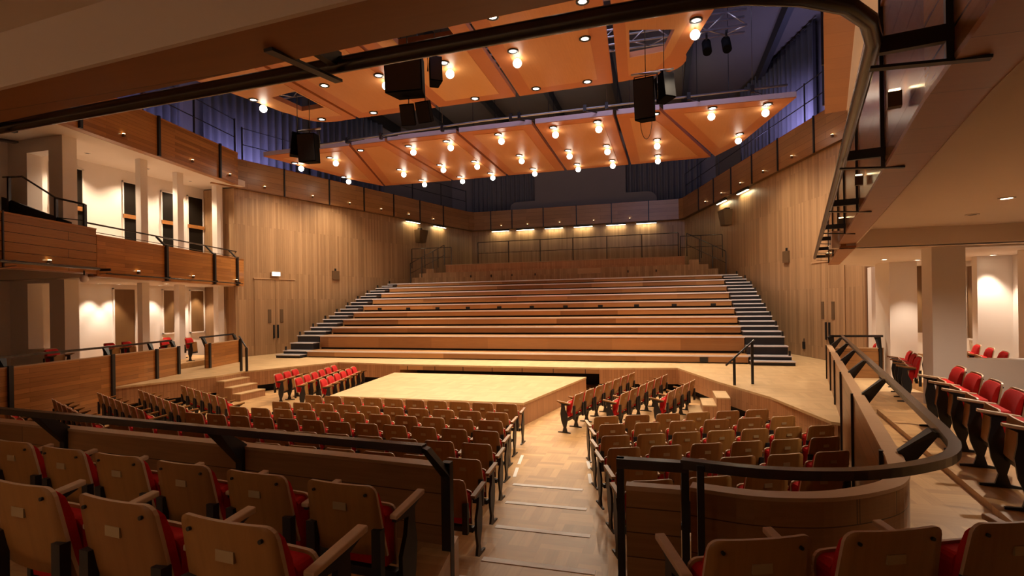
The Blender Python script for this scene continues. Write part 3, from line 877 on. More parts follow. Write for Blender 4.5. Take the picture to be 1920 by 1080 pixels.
for i, s in enumerate([(a + b) / 2 for a, b in zip(tb, tb[1:])]):
    fascia_light(TP, s, 8.12, -1, 'small fascia spotlight, %s bay of the far end upper gallery above the washers' % ORD[i], g)
for i, s in enumerate([s + 1.1 for s in tr_w[::-1]] + [TP.s[6] + 0.8]):
    fascia_light(TP, s, 8.17, -1, 'small fascia spotlight, %s along the upper gallery opposite the exit sign' % ORD[i], g, 2 if i > 3 else 0)
g = 'small warm spotlights on the first gallery fronts'
for i, (s, z) in enumerate([(FP.near(1, 9.3), 4.07)] + [(FP.near(1, y), 4.0) for y in (12.3, 15.0, 17.9)]):
    fascia_light(FP, s, z, 1, 'small warm fascia spotlight, %s along the first gallery front on exit-sign side' % ORD[i], g, 2)
for i, y in enumerate((3.65, 6.05, 9.15, 11.4, 13.3, 15.2)):
    fascia_light(FP, sR + (y - 10.8) * 1.0255, 4.07 if i < 3 else 4.0, 1, 'small warm fascia spotlight, %s along the first gallery front above curved parapet' % ORD[i], g, 2.0)
t = thing('ceiling_camera', 'round white ceiling camera hanging under the first gallery corner', 'camera', (-8.75, 10.3, 3.85))
MB().tube([(-8.75, 10.3, 3.88), (-8.75, 10.3, 3.74)], 0.02, 8).build('ceiling_mount', M['black'], t)
MB().ball((-8.75, 10.3, 3.66), 0.10).build('dome', M['white'], t)
t = thing('stair_railing', 'dark sloping stair rail inside the first gallery by the white columns', 'railing', (-10.9, 11.05, 4.3))
MB().tube([(-13.0, 11.05, 6.82), (-12.2, 11.05, 6.78), (-10.85, 11.05, 6.06), (-9.75, 11.05, 5.80)], 0.028, 8).build('top_rail', M['rail'], t)
for x, z in ((-12.75, 6.82), (-10.85, 6.06), (-9.75, 5.80)):
    MB().bar((x, 11.05, 4.3), (x, 11.05, z), 0.07, 0.07).build('post', M['rail'], t)
MB().tube([(-10.85, 11.05, 5.5), (-9.75, 11.05, 5.35)], 0.015, 6).build('mid_rail', M['rail'], t)
MB().pts8([(-13.1, 11.06, 4.3), (-10.35, 11.06, 4.3), (-10.35, 11.12, 4.3), (-13.1, 11.12, 4.3), (-13.1, 11.06, 6.25), (-10.35, 11.06, 5.35), (-10.35, 11.12, 5.35), (-13.1, 11.12, 6.25)]).build('balustrade', M['void'], t)

# ================================================================== PARAPETS AND HANDRAILS AROUND THE STALLS
def parapet(label, P, s0, s1, z0, z1, stations, rail=(0.33, 1.85), posts=True, cuts=None, mat='oak_panel', face=False):
    q, _ = P.at((s0 + s1) / 2)
    t = thing('parapet', label, 'parapet', (q.x, q.y, z0))
    cs = sorted([s0] + [s for s in (cuts if cuts is not None else stations) if s0 + 0.2 < s < s1 - 0.2] + [s1])
    for a, b in zip(cs, cs[1:]):
        MB().ribbon(P.sub(a + 0.004, b - 0.004), -0.055, 0.055, z0, z1).build('panel', M[mat], t)
    MB().ribbon(P.sub(s0, s1), -0.06, 0.06, z1, z1 + 0.025).build('cap', M['oak_cap'], t)
    if rail:
        off, zr = rail
        MB().ribbon(offset(P.sub(s0, s1), -off), -0.035, 0.035, zr - 0.028, zr + 0.028).build('handrail', M['rail'], t)
        for s in stations:
            q, d = P.at(s); n = Vector((-d.y, d.x))
            a, b = q - n * 0.085, q - n * (off - 0.01)
            tw_ = d * 0.035; tt = d * 0.11
            MB().pts8([(*(a - tw_), z1 - 0.12), (*(a + tw_), z1 - 0.12), (*(a + tw_ + n * 0.05), z1 + 0.04), (*(a - tw_ + n * 0.05), z1 + 0.04),
                       (*(b - tt), zr - 0.03), (*(b + tt * 0.4), zr - 0.03), (*(b + tt * 0.4 + n * 0.05), zr - 0.015), (*(b - tt + n * 0.05), zr - 0.015)]).build('rail_bracket', M['black'], t)
            if posts:
                MB().obox(q - n * 0.075, d, 0.07, 0.035, z0, z1 + 0.03).build('post', M['black'], t)
                if face: MB().obox(q + n * 0.08, d, 0.10, 0.05, z0, z1 + 0.05).build('post', M['black'], t)
    return t

BL = Path([(-7.6, 6.2), (-7.3, 5.3), (-6.9, 4.75), (-6.2, 4.5), (-1.3, 4.12), (4.2, 3.72)])
tB = parapet('long straight timber parapet with dark handrail behind the centre seating block', BL, 0, BL.len, 0.2, 1.62,
             [BL.near(0, x) for x in (2.25, -0.1, -2.45, -4.8)])
MB().box(4.215, 4.285, 3.58, 3.645, 0.45, 1.70).build('end_post', M['black'], tB)
MB().pts8([(4.215, 3.58, 1.60), (4.285, 3.58, 1.60), (4.285, 3.645, 1.60), (4.215, 3.645, 1.60), (4.14, 3.36, 1.875), (4.21, 3.36, 1.85), (4.21, 3.43, 1.85), (4.14, 3.43, 1.875)]).build('rail_return', M['black'], tB)
MB().box(-6, 4.2, 3.60, 3.66, 0.98, 1.02).build('kick_rail', M['black'], tB) if False else None

BR = Path(smooth([(5.95, 3.74), (6.32, 3.67), (6.64, 3.71), (6.86, 3.8), (7.08, 3.95), (7.25, 4.12), (7.38, 4.38), (7.48, 4.75), (8.18, 7.87), (9.03, 11.7), (9.41, 13.4), (9.96, 15.9)], 11))
ts = [BR.near(1, y) for y in (4.9, 7.75, 10.0, 11.9, 13.7, 15.7)]
tR = parapet('curved timber parapet with dark handrail wrapping the raised side seats', BR, 0, BR.len, 0.2, 1.60, ts, (0.30, 1.85), True, ts[3:])
for s in ts[:3] + ts[3:]:
    q, d = BR.at(s); n = Vector((-d.y, d.x))
    MB().obox(q + n * 0.07, d, 0.04, 0.03, 0.3, 1.63).build('face_post', M['black'], tR)
MB().bar((5.99, 3.40, 0.95), (5.99, 3.40, 1.86), 0.06, 0.04).build('end_post', M['black'], tR)
RR = Path([(9.99, 16.0), (11.25, 16.05)])
parapet('short return parapet closing the raised side seats at the platform end', RR, 0, RR.len, 0.75, 1.52, [0.08, RR.len - 0.08], (0.0, 1.85))

LP1 = Path([(-9.27, 13.5), (-8.85, 11.95), (-8.45, 10.0), (-8.0, 7.6), (-7.62, 6.25)])
parapet('timber parapet with dark handrail in front of the exit-sign side seats', LP1, 0, LP1.len, 0.0, 1.60,
        [0.06, LP1.near(1, 12.45), LP1.near(1, 10.85), LP1.near(1, 8.2)], (0.20, 1.83), True, None, 'oak_fascia', True)
LP2 = Path([(-10.15, 17.0), (-9.6, 14.95)])
lp2 = parapet('short timber parapet beside the handrail at the top of stage steps', LP2, 0, LP2.len, 0.75, 1.58, [0.06, LP2.len - 0.06], (0.22, 1.83), True, None, 'oak_fascia', True)

# gate between aisle and curved parapet
gt = thing('gate', 'narrow timber gate panel in a black frame beside the aisle', 'gate', (5.7, 3.45, 0.95))
MB().box(5.49, 5.535, 3.42, 3.47, 0.62, 1.86).build('frame_post', M['black'], gt)
MB().box(5.88, 5.925, 3.42, 3.47, 0.95, 1.86).build('frame_post', M['black'], gt)
MB().box(5.49, 5.925, 3.41, 3.48, 1.80, 1.86).build('top_rail', M['rail'], gt)
MB().box(5.545, 5.875, 3.44, 3.50, 1.02, 1.66).build('panel', M['oak_gate'], gt)
MB().box(5.545, 5.875, 3.43, 3.51, 1.66, 1.69).build('panel_cap', M['oak_cap'], gt)
MB().box(5.49, 5.925, 3.43, 3.47, 0.95, 1.0).build('bottom_rail', M['black'], gt)


def stair_handrail(label, a, b, za, zb, ext):
    t = thing('handrail', label, 'handrail', (a[0], a[1], 0.75))
    for p, z in ((a, za), (b, zb)):
        MB().bar((p[0], p[1], 0.75), (p[0], p[1], z), 0.06, 0.06).build('post', M['black'], t)
    A_, B_ = Vector((a[0], a[1], za)), Vector((b[0], b[1], zb)); d_ = (B_ - A_)
    MB().tube([A_ - d_ * ext[0], A_, B_, B_ + d_ * ext[1]], 0.024, 8).build('rail', M['rail'], t)
stair_handrail('small sloping handrail on two black posts above the stage steps near benches', (7.42, 14.15), (7.87, 14.42), 1.42, 1.80, (0.45, 0.12))
stair_handrail('small sloping handrail on two black posts beside the short side parapet', (-7.46, 14.46), (-7.72, 14.5), 1.52, 1.82, (0.1, 0.3))

# pale strips on the aisle steps and floor
for k in range(4):
    xl, xr, y, z = AISLE_L[k][0] + 0.1, AISLE_R[k][0] - 0.06, STEP_Y[k], 0.1 * (k + 1)
    tag(MB().box(xl, xr, y - 0.075, y + 0.006, z - 0.004, z + 0.006).build('step_nosing', M['mark']), 'white nosing strip on the %s aisle step up from the flat floor' % ORD[k], 'nosing', 'white aisle step nosings')
tag(MB().box(4.05, 5.3, 4.245, 4.306, 0.496, 0.506).build('step_nosing', M['mark']), 'white nosing strip on the aisle step level with the parapet end', 'nosing', 'white aisle step nosings')
for i, (x0, y0, x1, y1) in enumerate([(3.19, 9.65, 3.27, 9.10), (3.30, 8.90, 3.38, 8.42), (4.43, 9.55, 4.52, 9.12), (4.55, 8.85, 4.64, 8.38)]):
    d_ = Vector((x1 - x0, y1 - y0))
    tag(MB().obox(((x0 + x1) / 2, (y0 + y1) / 2), d_, d_.length, 0.055, 0.0, 0.005).build('floor_strip', M['mark']),
        ['short white floor strip nearer the stage at the aisle edge by the centre block', 'short white floor strip nearer the steps at the aisle edge by the centre block',
         'short white floor strip nearer the stage at the aisle edge by the angled block', 'short white floor strip nearer the steps at the aisle edge by the angled block'][i], 'floor marking', 'white floor strips at the aisle edges')

# ================================================================== CEILING REFLECTORS
def inset_poly(poly, d):
    k = len(poly)
    if sum(poly[i][0] * poly[(i + 1) % k][1] - poly[(i + 1) % k][0] * poly[i][1] for i in range(k)) < 0: poly = poly[::-1]
    out = []
    for i in range(k):
        p0, p1, p2 = Vector(poly[i - 1]), Vector(poly[i]), Vector(poly[(i + 1) % k])
        a, b = (p1 - p0).normalized(), (p2 - p1).normalized()
        na, nb = Vector((-a.y, a.x)), Vector((-b.y, b.x)); m_ = (na + nb)
        m_ = m_.normalized(); q = p1 + m_ * d / max(0.35, m_.dot(na)); out.append((q.x, q.y))
    return out


def plate(poly, hole, z0, z1):
    """flat plate, optionally with one hole, triangulated top and bottom"""
    from mathutils.geometry import tessellate_polygon
    loops = [poly] + ([hole] if hole else [])
    m = MB(); flat = [p for l in loops for p in l]; n = len(flat)
    m.v = [Vector((x, y, z0)) for x, y in flat] + [Vector((x, y, z1)) for x, y in flat]
    for t3 in tessellate_polygon([[Vector((x, y, 0)) for x, y in l] for l in loops]):
        m.face(list(t3)); m.face([i + n for i in t3][::-1])
    o = 0
    for l in loops:
        for i in range(len(l)):
            j = (i + 1) % len(l); m.face([o + i, o + j, n + o + j, n + o + i])
        o += len(l)
    return m


def reflector(label, poly, z, hole=None, inset=0.38, mat='reflector_inset', group=None, rim=None, ip=None):
    c = (sum(p[0] for p in poly) / len(poly), sum(p[1] for p in poly) / len(poly))
    t = thing('ceiling_reflector', label, 'ceiling panel', (c[0], c[1], z), group)
    plate(poly, hole, z, z + 0.14).build('border_board', M['reflector_edge'], t)
    ip = ip or inset_poly(poly, inset)
    plate(ip, hole, z - 0.012, z).build('inset_board', M[mat], t)
    if rim: MB().bar((*rim[0], z + 0.10), (*rim[1], z + 0.10), 0.03, 0.16).build('front_rim', M['panel_rim'], t)
    # hangers up to the roof
    for p in (ip[0], ip[len(ip) // 2]):
        MB().tube([(p[0], p[1], z + 0.14), (p[0], p[1], 14.3)], 0.012, 6).build('hanging_rod', M['rail'], t)
    return t
G1, G2 = 'timber reflector panels over the stage', 'timber reflector panels over the benches'
Z1, Z2 = 9.3, 9.0
def arc(cx, cy, r, a0, a1, n=6): return [(cx + r * math.cos(math.radians(a0 + (a1 - a0) * i / n)), cy + r * math.sin(math.radians(a0 + (a1 - a0) * i / n))) for i in range(n + 1)]
reflector('stage reflector at the exit-sign end, rounded corner, square hole for a loudspeaker', [(-8.3, 6.0), (-4.62, 6.0), (-4.33, 16.2)] + arc(-5.2, 15.35, 0.9, 85, 160) , Z1,
          [(-5.72, 13.75), (-4.75, 13.55), (-4.7, 14.95), (-5.6, 15.0)], 0.40, 'reflector_inset', G1, None, [(-7.75, 6.4), (-4.98, 6.4), (-4.60, 15.75), (-5.75, 15.7), (-6.25, 14.9)])
reflector('plain stage reflector between the square-holed panel and the pale one', [(-4.50, 6.0), (-1.55, 6.0), (-1.32, 16.12), (-4.21, 16.2)], Z1, None, 0.42, 'reflector_inset', G1)
reflector('pale-centred stage reflector above the large loudspeaker cluster', [(-1.43, 6.0), (1.55, 6.0), (1.42, 16.05), (-1.20, 16.12)], Z1,
          [(-0.45, 10.9), (1.05, 10.9), (1.05, 11.95), (-0.45, 11.95)], 0.42, 'reflector_inset_pale', G1)
reflector('plain stage reflector between the pale panel and the truss hole panel', [(1.70, 6.0), (4.86, 6.0), (4.42, 15.95), (1.55, 16.05)], Z1, None, 0.42, 'reflector_inset', G1)
reflector('stage reflector with a truss showing through its hole, nearest the curtain end', [(5.02, 6.0), (7.9, 6.0), (6.95, 12.6), (6.42, 14.7)] + arc(5.6, 14.95, 0.85, -5, 75, 5) + [(4.58, 15.95)], Z1,
          [(5.08, 12.95), (6.12, 13.25), (5.88, 14.32), (5.0, 14.42)], 0.40, 'reflector_inset', G1, None, [(5.25, 6.4), (7.5, 6.4), (6.5, 12.6), (6.02, 14.6), (5.6, 15.45), (4.90, 15.55)])
def far_panel(label, poly, inset=0.40): reflector(label, poly, Z2, None, inset, 'reflector_inset', G2, (poly[0], poly[1]))
far_panel('triangular outer bench reflector on the exit-sign side', [(-9.85, 18.15), (-5.78, 18.0), (-8.05, 24.65), (-8.75, 22.9)], 0.45)
far_panel('kite-shaped bench reflector second from the exit-sign side', [(-5.66, 18.0), (-4.22, 17.95), (-4.32, 24.65), (-7.93, 24.6)])
far_panel('bench reflector with six lamps between kite panel and centre panel', [(-4.10, 17.95), (-1.33, 17.9), (-1.45, 24.62), (-4.20, 24.65)])
far_panel('centre bench reflector with a single line of lamps', [(-1.21, 17.9), (1.48, 17.88), (1.40, 24.55), (-1.33, 24.6)])
far_panel('bench reflector with six lamps just past the centre panel', [(1.60, 17.88), (4.24, 17.85), (4.32, 24.5), (1.52, 24.55)])
far_panel('kite-shaped bench reflector behind the hanging loudspeaker pair', [(4.36, 17.85), (5.72, 17.85), (7.78, 24.4), (4.44, 24.5)])
far_panel('triangular outer bench reflector on the curtain side', [(5.84, 17.9), (9.75, 18.05), (8.75, 22.6), (7.95, 24.3)], 0.45)


# downlights -----------------------------------------------------------
def downlight(x, y, z, label, group, twin, energy, aim=None, spot=105):
    t = thing('downlight', label, 'downlight', (x, y, z), group)
    MB().ring((x, y, z - 0.035), 0.095, 0.145, 0.03).build('trim_ring', M['black'], t)
    MB().disc((x, y, z - 0.022), 0.09, 0.008).build('lamp', M['bulb'], t)
    lx, ly, lz = x, y, z - 0.09
    if twin:
        lx, ly, lz = x, y + 0.42, z - 0.15
        MB().bar((lx, ly, z - 0.012), (lx, ly, z - 0.06), 0.05, 0.05).build('bracket', M['chrome'], t)
        MB().ball((lx, ly, lz), 0.115, 14, 8).build('globe', M['bulb'], t)
    if energy: lamp('SPOT', (lx, ly, lz - 0.13), energy, WARM, aim=aim or (lx, ly, 0), size=0.09, spot=spot, blend=0.7)
E_FAR, E_NEAR = 380, 270
gf_ = 'downlights in the reflectors over the benches'
cols = [(-9.3, (19.35,)), (-8.8, (22.2,)), (-7.4, (19.1,)), (-5.65, (18.6, 21.8, 24.0)), (-3.62, (18.7, 21.65, 24.0)), (-2.0, (18.6, 21.6, 23.8)), (0.08, (18.45, 21.35, 23.7)),
        (2.13, (18.35, 21.3, 23.55)), (3.68, (18.25, 21.15, 23.45)), (5.6, (18.1, 21.0, 23.3)), (7.35, (18.15,)), (9.0, (18.35,)), (8.55, (21.3,))]
cn = ['outer front', 'outer back', 'outer inner', 'second line', 'third line', 'fourth line', 'centre line', 'fifth line', 'sixth line', 'seventh line', 'inner wing', 'wing tip', 'wing back']
for ci, (x, ys) in enumerate(cols):
    for yi, y in enumerate(ys):
        single = (ci in (3, 9) and yi == 0)
        rowname = ['front', 'middle', 'back'][yi]
        lab = 'lit downlight, %s row, %s of the bench reflectors counted from exit-sign side' % (rowname, cn[ci]) if len(ys) > 1 else 'lit downlight at the %s of the outer bench reflector by the %s' % (cn[ci], 'exit-sign wall' if x < 0 else 'curtained wall')
        # light only every lamp that shines; the two single rings stay weak
        downlight(x, y - 0.0, Z2, lab, gf_, not single, 0 if single else E_FAR * (1.35 if abs(x) > 7 else 1), aim=(x, y + 0.3, 0) if abs(x) > 7 else (x * 0.9, y - 4.0, 0.5), spot=134 if abs(x) > 7 else 88)
gn_ = 'downlights in the reflectors over the stage'
near = [(-6.36, 13.7, 1), (-3.64, 13.45, 0), (-5.45, 15.85, 0), (-3.45, 15.85, 0), (-1.80, 13.33, 1), (0.24, 13.17, 1), (0.18, 15.75, 0), (2.17, 13.1, 1),
        (4.02, 13.02, 0), (2.18, 15.6, 0), (3.72, 15.58, 0), (6.58, 12.95, 1), (2.18, 11.4, 0), (4.2, 11.4, 0)]
pn = ['outer corner of the square-holed panel', 'middle of the plain panel by the square-holed one', 'rounded corner of the square-holed panel', 'stage edge of the plain panel by the square-holed one',
      'seam beside the large loudspeaker cluster', 'pale panel behind the small loudspeaker', 'stage edge of the pale panel', 'middle of the plain panel past the pale one', 'outer middle of the plain panel past the pale one',
      'stage edge of the plain panel past the pale one', 'outer stage edge of the plain panel past the pale one', 'outer edge of the truss hole panel', 'plain panel just below the gallery edge', 'plain panel at the very top below the bar']
for (x, y, tw_), nm in zip(near, pn):
    downlight(x, y, Z1, 'lit downlight at the ' + nm, gn_, tw_, E_NEAR if tw_ else E_NEAR * 0.7, aim=(x * 0.9, y + 0.6, 0), spot=84)
for x in (-6.4, -3.6, -1.8, 0.3, 2.2, 4.2, 6.9):      # the row of lamps hidden above the back gallery edge
    downlight(x, 6.5, Z1, 'lit downlight in the hidden front row of the stage reflectors, at x %s' % ORD[int((x + 7) // 1.3)], gn_, 0, E_NEAR * 2.6, aim=(x * 0.9, 11.4, 0), spot=40)


# hung loudspeakers ------------------------------------------------------
def speaker_box(mb, c, wd, dp, ht, yaw, tilt):
    """tapered cabinet"""
    R = Matrix.Rotation(math.radians(yaw), 3, 'Z') @ Matrix.Rotation(math.radians(tilt), 3, 'X')
    q = []
    for z in (-ht / 2, ht / 2):
        for x, y in ((-wd / 2, -dp / 2), (wd / 2, -dp / 2), (wd * 0.36, dp / 2), (-wd * 0.36, dp / 2)):
            q.append(Vector(c) + R @ Vector((x, y, z)))
    mb.pts8(q); return R


def loudspeaker(label, c, wd, dp, ht, yaw, tilt, yoke, group=None, top=14.3):
    t = thing('loudspeaker', label, 'loudspeaker', (c[0], c[1], c[2] - ht / 2), group)
    m_ = MB(); R = speaker_box(m_, c, wd, dp, ht, yaw, tilt); m_.build('cabinet', M['speaker'], t, bevel=0.012)
    f = R @ Vector((0, -dp / 2 - 0.008, 0)); u = R @ Vector((1, 0, 0)); v = R @ Vector((0, 0, 1)); n = R @ Vector((0, -1, 0))
    cc = Vector(c) + f
    MB().pts8([cc - u * wd * .46 - v * ht * .46, cc + u * wd * .46 - v * ht * .46, cc + u * wd * .46 + v * ht * .46, cc - u * wd * .46 + v * ht * .46,
               cc - u * wd * .46 - v * ht * .46 + n * .012, cc + u * wd * .46 - v * ht * .46 + n * .012, cc + u * wd * .46 + v * ht * .46 + n * .012, cc - u * wd * .46 + v * ht * .46 + n * .012]).build('grille', M['black'], t)
    zt = c[2] + ht / 2
    if yoke:
        a, b = Vector(c) - u * wd * .56, Vector(c) + u * wd * .56
        MB().tube([a, a + Vector((0, 0, ht * .62)), b + Vector((0, 0, ht * .62)), b], 0.018, 6).build('yoke', M['rail'], t)
        MB().tube([(c[0] - wd * .7, c[1], c[2] + ht * .68), (c[0] + wd * .7, c[1], c[2] + ht * .68)], 0.03, 8).build('hanging_bar', M['steel'], t)
    MB().tube([(c[0], c[1], c[2] + ht * .5), (c[0], c[1], top)], 0.011, 6).build('hanging_cable', M['rail'], t)
    return t
loudspeaker('black loudspeaker hanging below the square hole on the exit-sign side', (-4.72, 14.2, 7.75), 0.58, 0.45, 0.86, 8, 6, True)
loudspeaker('thin black loudspeaker tucked behind the hanging one on exit-sign side', (-5.28, 14.35, 7.95), 0.36, 0.4, 0.72, -50, -6, False)
loudspeaker('large black loudspeaker in the centre cluster under the pale reflector', (-0.12, 11.75, 8.38), 0.94, 0.6, 0.88, 6, 4, False)
loudspeaker('small black loudspeaker angled beside the large centre one', (0.58, 11.8, 8.42), 0.30, 0.34, 0.62, 35, -8, True)
loudspeaker('slim dark speaker column slung under the large centre loudspeaker, nearer the white gallery columns', (-0.22, 12.0, 7.56), 0.36, 0.28, 0.50, 10, 24, False, None, 8.0)
loudspeaker('slim dark speaker column slung under the large centre loudspeaker, nearer the aisle side', (0.20, 12.05, 7.60), 0.36, 0.28, 0.50, -2, 24, False, None, 8.0)
loudspeaker('tall black loudspeaker hanging on the curtain side before the bench reflectors', (5.42, 13.6, 7.82), 0.50, 0.45, 0.98, -10, 8, True)
loudspeaker('smaller black loudspeaker angled behind the tall one on the curtain side', (5.86, 13.85, 8.16), 0.34, 0.4, 0.66, 38, -8, True)
t = thing('cable_loop', 'thin black cable loop hanging under the tall curtain-side loudspeaker', 'cable', (5.55, 13.55, 6.9))
MB().tube([(5.42 + 0.14 * math.cos(a), 13.6, 7.36 + (0.5 if math.sin(a) < 0 else 0.1) * math.sin(a)) for a in [math.radians(x) for x in range(180, 361, 15)]], 0.008, 6).build('cable', M['black'], t)


# trusses and the lighting pipe ------------------------------------------
def truss(label, x0, x1, y, z, h=0.42, b=0.40):
    t = thing('lighting_truss', label, 'truss', ((x0 + x1) / 2, y, z))
    for dy, dz in ((0, 0), (b, 0), (0, h), (b, h)):
        MB().tube([(x0, y + dy, z + dz), (x1, y + dy, z + dz)], 0.032, 8).build('chord', M['steel'], t)
    n = round((x1 - x0) / 0.5); m_ = MB()
    for i in range(n):
        xa, xb = x0 + (x1 - x0) * i / n, x0 + (x1 - x0) * (i + 1) / n
        m_.tube([(xa, y, z if i % 2 else z + h), (xb, y, z + h if i % 2 else z)], 0.017, 6)
        m_.tube([(xa, y, z), (xb, y + b, z)] if i % 2 else [(xa, y + b, z), (xb, y, z)], 0.017, 6)
    m_.build('lattice', M['steel'], t)
    for x in (x0 + 1, x1 - 1): MB().tube([(x, y + b / 2, z + h), (x, y + b / 2, 14.3)], 0.012, 6).build('hanging_cable', M['rail'], t)
truss('steel lattice lighting truss above the stage reflectors', -7.5, 8.0, 15.35, 10.15)
truss('second steel lattice lighting truss above the stage reflectors nearer the gallery', -7.5, 8.2, 12.9, 10.3)
for x in (7.0, 7.5):
    t = thing('stage_spotlight', 'black stage spotlight hanging from the truss end, %s along' % ORD[int((x - 7) * 2)], 'spotlight', (x, 15.5, 9.6))
    MB().tube([(x, 15.5, 10.15), (x, 15.5, 9.95)], 0.03, 8).build('clamp', M['black'], t)
    MB().tube([(x, 15.65, 9.95), (x, 15.3, 9.55)], 0.12, 12).build('barrel', M['speaker'], t)
t = thing('lighting_pipe', 'long pale steel lighting pipe along the front edge of the bench reflectors', 'pipe', (1.3, 17.3, 9.2))
MB().tube([(-6.75, 17.3, 8.93), (0, 17.3, 9.12), (9.35, 17.3, 9.14)], 0.035, 8).build('tube', M['steel'], t)
for x in (-5.4, -4.0, -1.6, 0.9, 1.2, 3.4, 4.1, 6.6, 8.4):
    zz = 9.02 + 0.013 * x if x < 0 else 9.12
    MB().box(x - 0.05, x + 0.05, 17.24, 17.36, zz - 0.09, zz + 0.12).build('clamp', M['rail'], t)
    MB().bar((x, 17.3, zz - 0.05), (x + 0.35, 17.9, 9.16), 0.03, 0.03).build('hanging_stay', M['rail'], t)
for x in (-5.4, -1.6, 1.2, 4.1, 8.4):
    MB().tube([(x, 17.3, 9.2), (x, 17.3, 14.3)], 0.008, 6).build('hanging_cable', M['rail'], t)


# curtains and panels high on the walls -----------------------------------
def curtain(label, a, b, z0, z1, folds, depth=0.13):
    a, b = Vector(a), Vector(b); d = (b - a); n = Vector((-d.y, d.x)).normalized(); N = folds * 8
    t = thing('curtain', label, 'curtain', (a.x, a.y, z0), 'full-height grey curtains high on the hall walls')
    A, B = [], []
    rnd = random.Random(label); ph = 0
    for i in range(N + 1):
        ph += 2 * PI / 8 * (0.7 + 0.6 * rnd.random())
        q = a + d * (i / N) + n * (math.sin(ph) * depth * (0.6 + 0.5 * rnd.random()))
        A.append([(q.x, q.y, z) for z in (z0, (z0 + z1) / 2, z1)]); q2 = q + n * 0.012
        B.append([(q2.x, q2.y, z) for z in (z0, (z0 + z1) / 2, z1)])
    MB().sheet((A, B), 0.012).build('cloth', M['curtain'], t)
    MB().bar((a.x, a.y, z1), (b.x, b.y, z1), 0.05, 0.05).build('hanging_track', M['beam'], t)
UL, UR = ((-13.35, 18.2), (-8.75, 35.6)), ((13.35, 18.2), (8.75, 35.6))
L2 = lambda W, f: (W[0][0] + (W[1][0] - W[0][0]) * f, W[0][1] + (W[1][1] - W[0][1]) * f)
curtain('violet-lit grey curtain high behind the square-holed reflector', (-13.5, 13.2), (-13.5, 17.6), 8.25, 14.1, 12)
curtain('violet-lit grey curtain high behind the loudspeaker on exit-sign side', L2(UL, 0.02), L2(UL, 0.30), 8.25, 14.1, 13)
curtain('grey curtain high on the exit-sign wall in shadow toward the far end', L2(UL, 0.33), L2(UL, 0.62), 8.25, 14.1, 13)
curtain('grey curtain high at the far end on the exit-sign side', (-7.3, 35.9), (-2.7, 35.9), 8.25, 14.1, 14)
curtain('grey curtain high at the far end opposite the exit-sign side', (3.5, 35.9), (8.1, 35.9), 8.25, 14.1, 14)
curtain('bright violet curtain high over the curved-parapet side', (13.5, 17.7), (13.5, 9.0), 8.25, 14.1, 22)
curtain('violet-lit grey curtain high on the wall opposite the exit sign', L2(UR, 0.30), L2(UR, 0.01), 8.25, 14.1, 14)
curtain('grey curtain in shadow high on the wall opposite the exit sign', L2(UR, 0.75), L2(UR, 0.34), 8.25, 14.1, 18)
t = thing('acoustic_panel', 'wide grey acoustic panel with curved shoulders high on the end wall', 'wall panel', (0.5, 35.7, 8.3))
sh = [(-4.4, 8.25), (5.4, 8.25), (5.4, 9.55)] + [(5.35 - 0.55 * (1 - math.cos(math.radians(x))), 9.55 + 0.42 * math.sin(math.radians(x))) for x in (30, 60, 90)] + [(3.45, 9.97), (3.45, 13.9), (-2.65, 13.9), (-2.65, 9.85)] + [(-3.9 - 0.5 * math.sin(math.radians(x)), 9.85 - 0.35 * (1 - math.cos(math.radians(x)))) for x in (0, 30, 60, 90)]
n_ = MB(); k_ = len(sh); n_.v = [Vector((x, 35.55, z)) for x, z in sh] + [Vector((x, 35.7, z)) for x, z in sh]
n_.face(list(range(k_))); n_.face(list(range(k_, 2 * k_))[::-1])
for i in range(k_): n_.face([i, (i + 1) % k_, k_ + (i + 1) % k_, k_ + i])
n_.build('board', M['acoustic'], t)


# wall washers and small wall fittings -------------------------------------
def washer(label, c, d, n, energy, wd=1.0):
    t = thing('wall_washer', label, 'wall light', (c[0], c[1], 7.75), 'wall washer lights under the upper gallery')
    c = Vector(c); n = Vector(n).normalized()
    MB().obox(c, d, wd, 0.10, 7.78, 7.88).build('housing', M['black'], t)
    MB().obox(c, d, wd * 0.96, 0.08, 7.765, 7.78).build('lens', M['washer_glow'], t)
    q = c + n * 0.02
    lamp('AREA', (q.x, q.y, 7.74), energy, (1.0, 0.82, 0.45), aim=(q.x - n.x * 0.35, q.y - n.y * 0.35, 6.2), sx=wd * 0.9, sy=0.05).rotation_euler.rotate_axis('Z', 0)
for i, x in enumerate((-4.9, -3.15, -1.2, 0.75, 2.85, 4.75)):
    o = washer('lit wall washer over the far gallery wall, %s from the exit-sign side' % ORD[i], (x, 34.72), (1, 0), (0, -1), 5, 1.25)
for W, ys, nm in ((LW, (29.0, 31.4), 'exit-sign wall near the brown box'), (RW, (26.4, 28.8), 'timber wall opposite the exit sign')):
    a, b = Vector(W[0]), Vector(W[1]); d_ = (b - a).normalized(); n2 = Vector((-d_.y, d_.x))
    if n2.dot(-a) < 0: n2 = -n2
    for i, y in enumerate(ys):
        q = a + d_ * ((y - a.y) / d_.y) + n2 * 0.14
        washer('lit wall washer on the %s, %s from the stage' % (nm, ORD[i]), q, d_, n2, 6, 1.2)
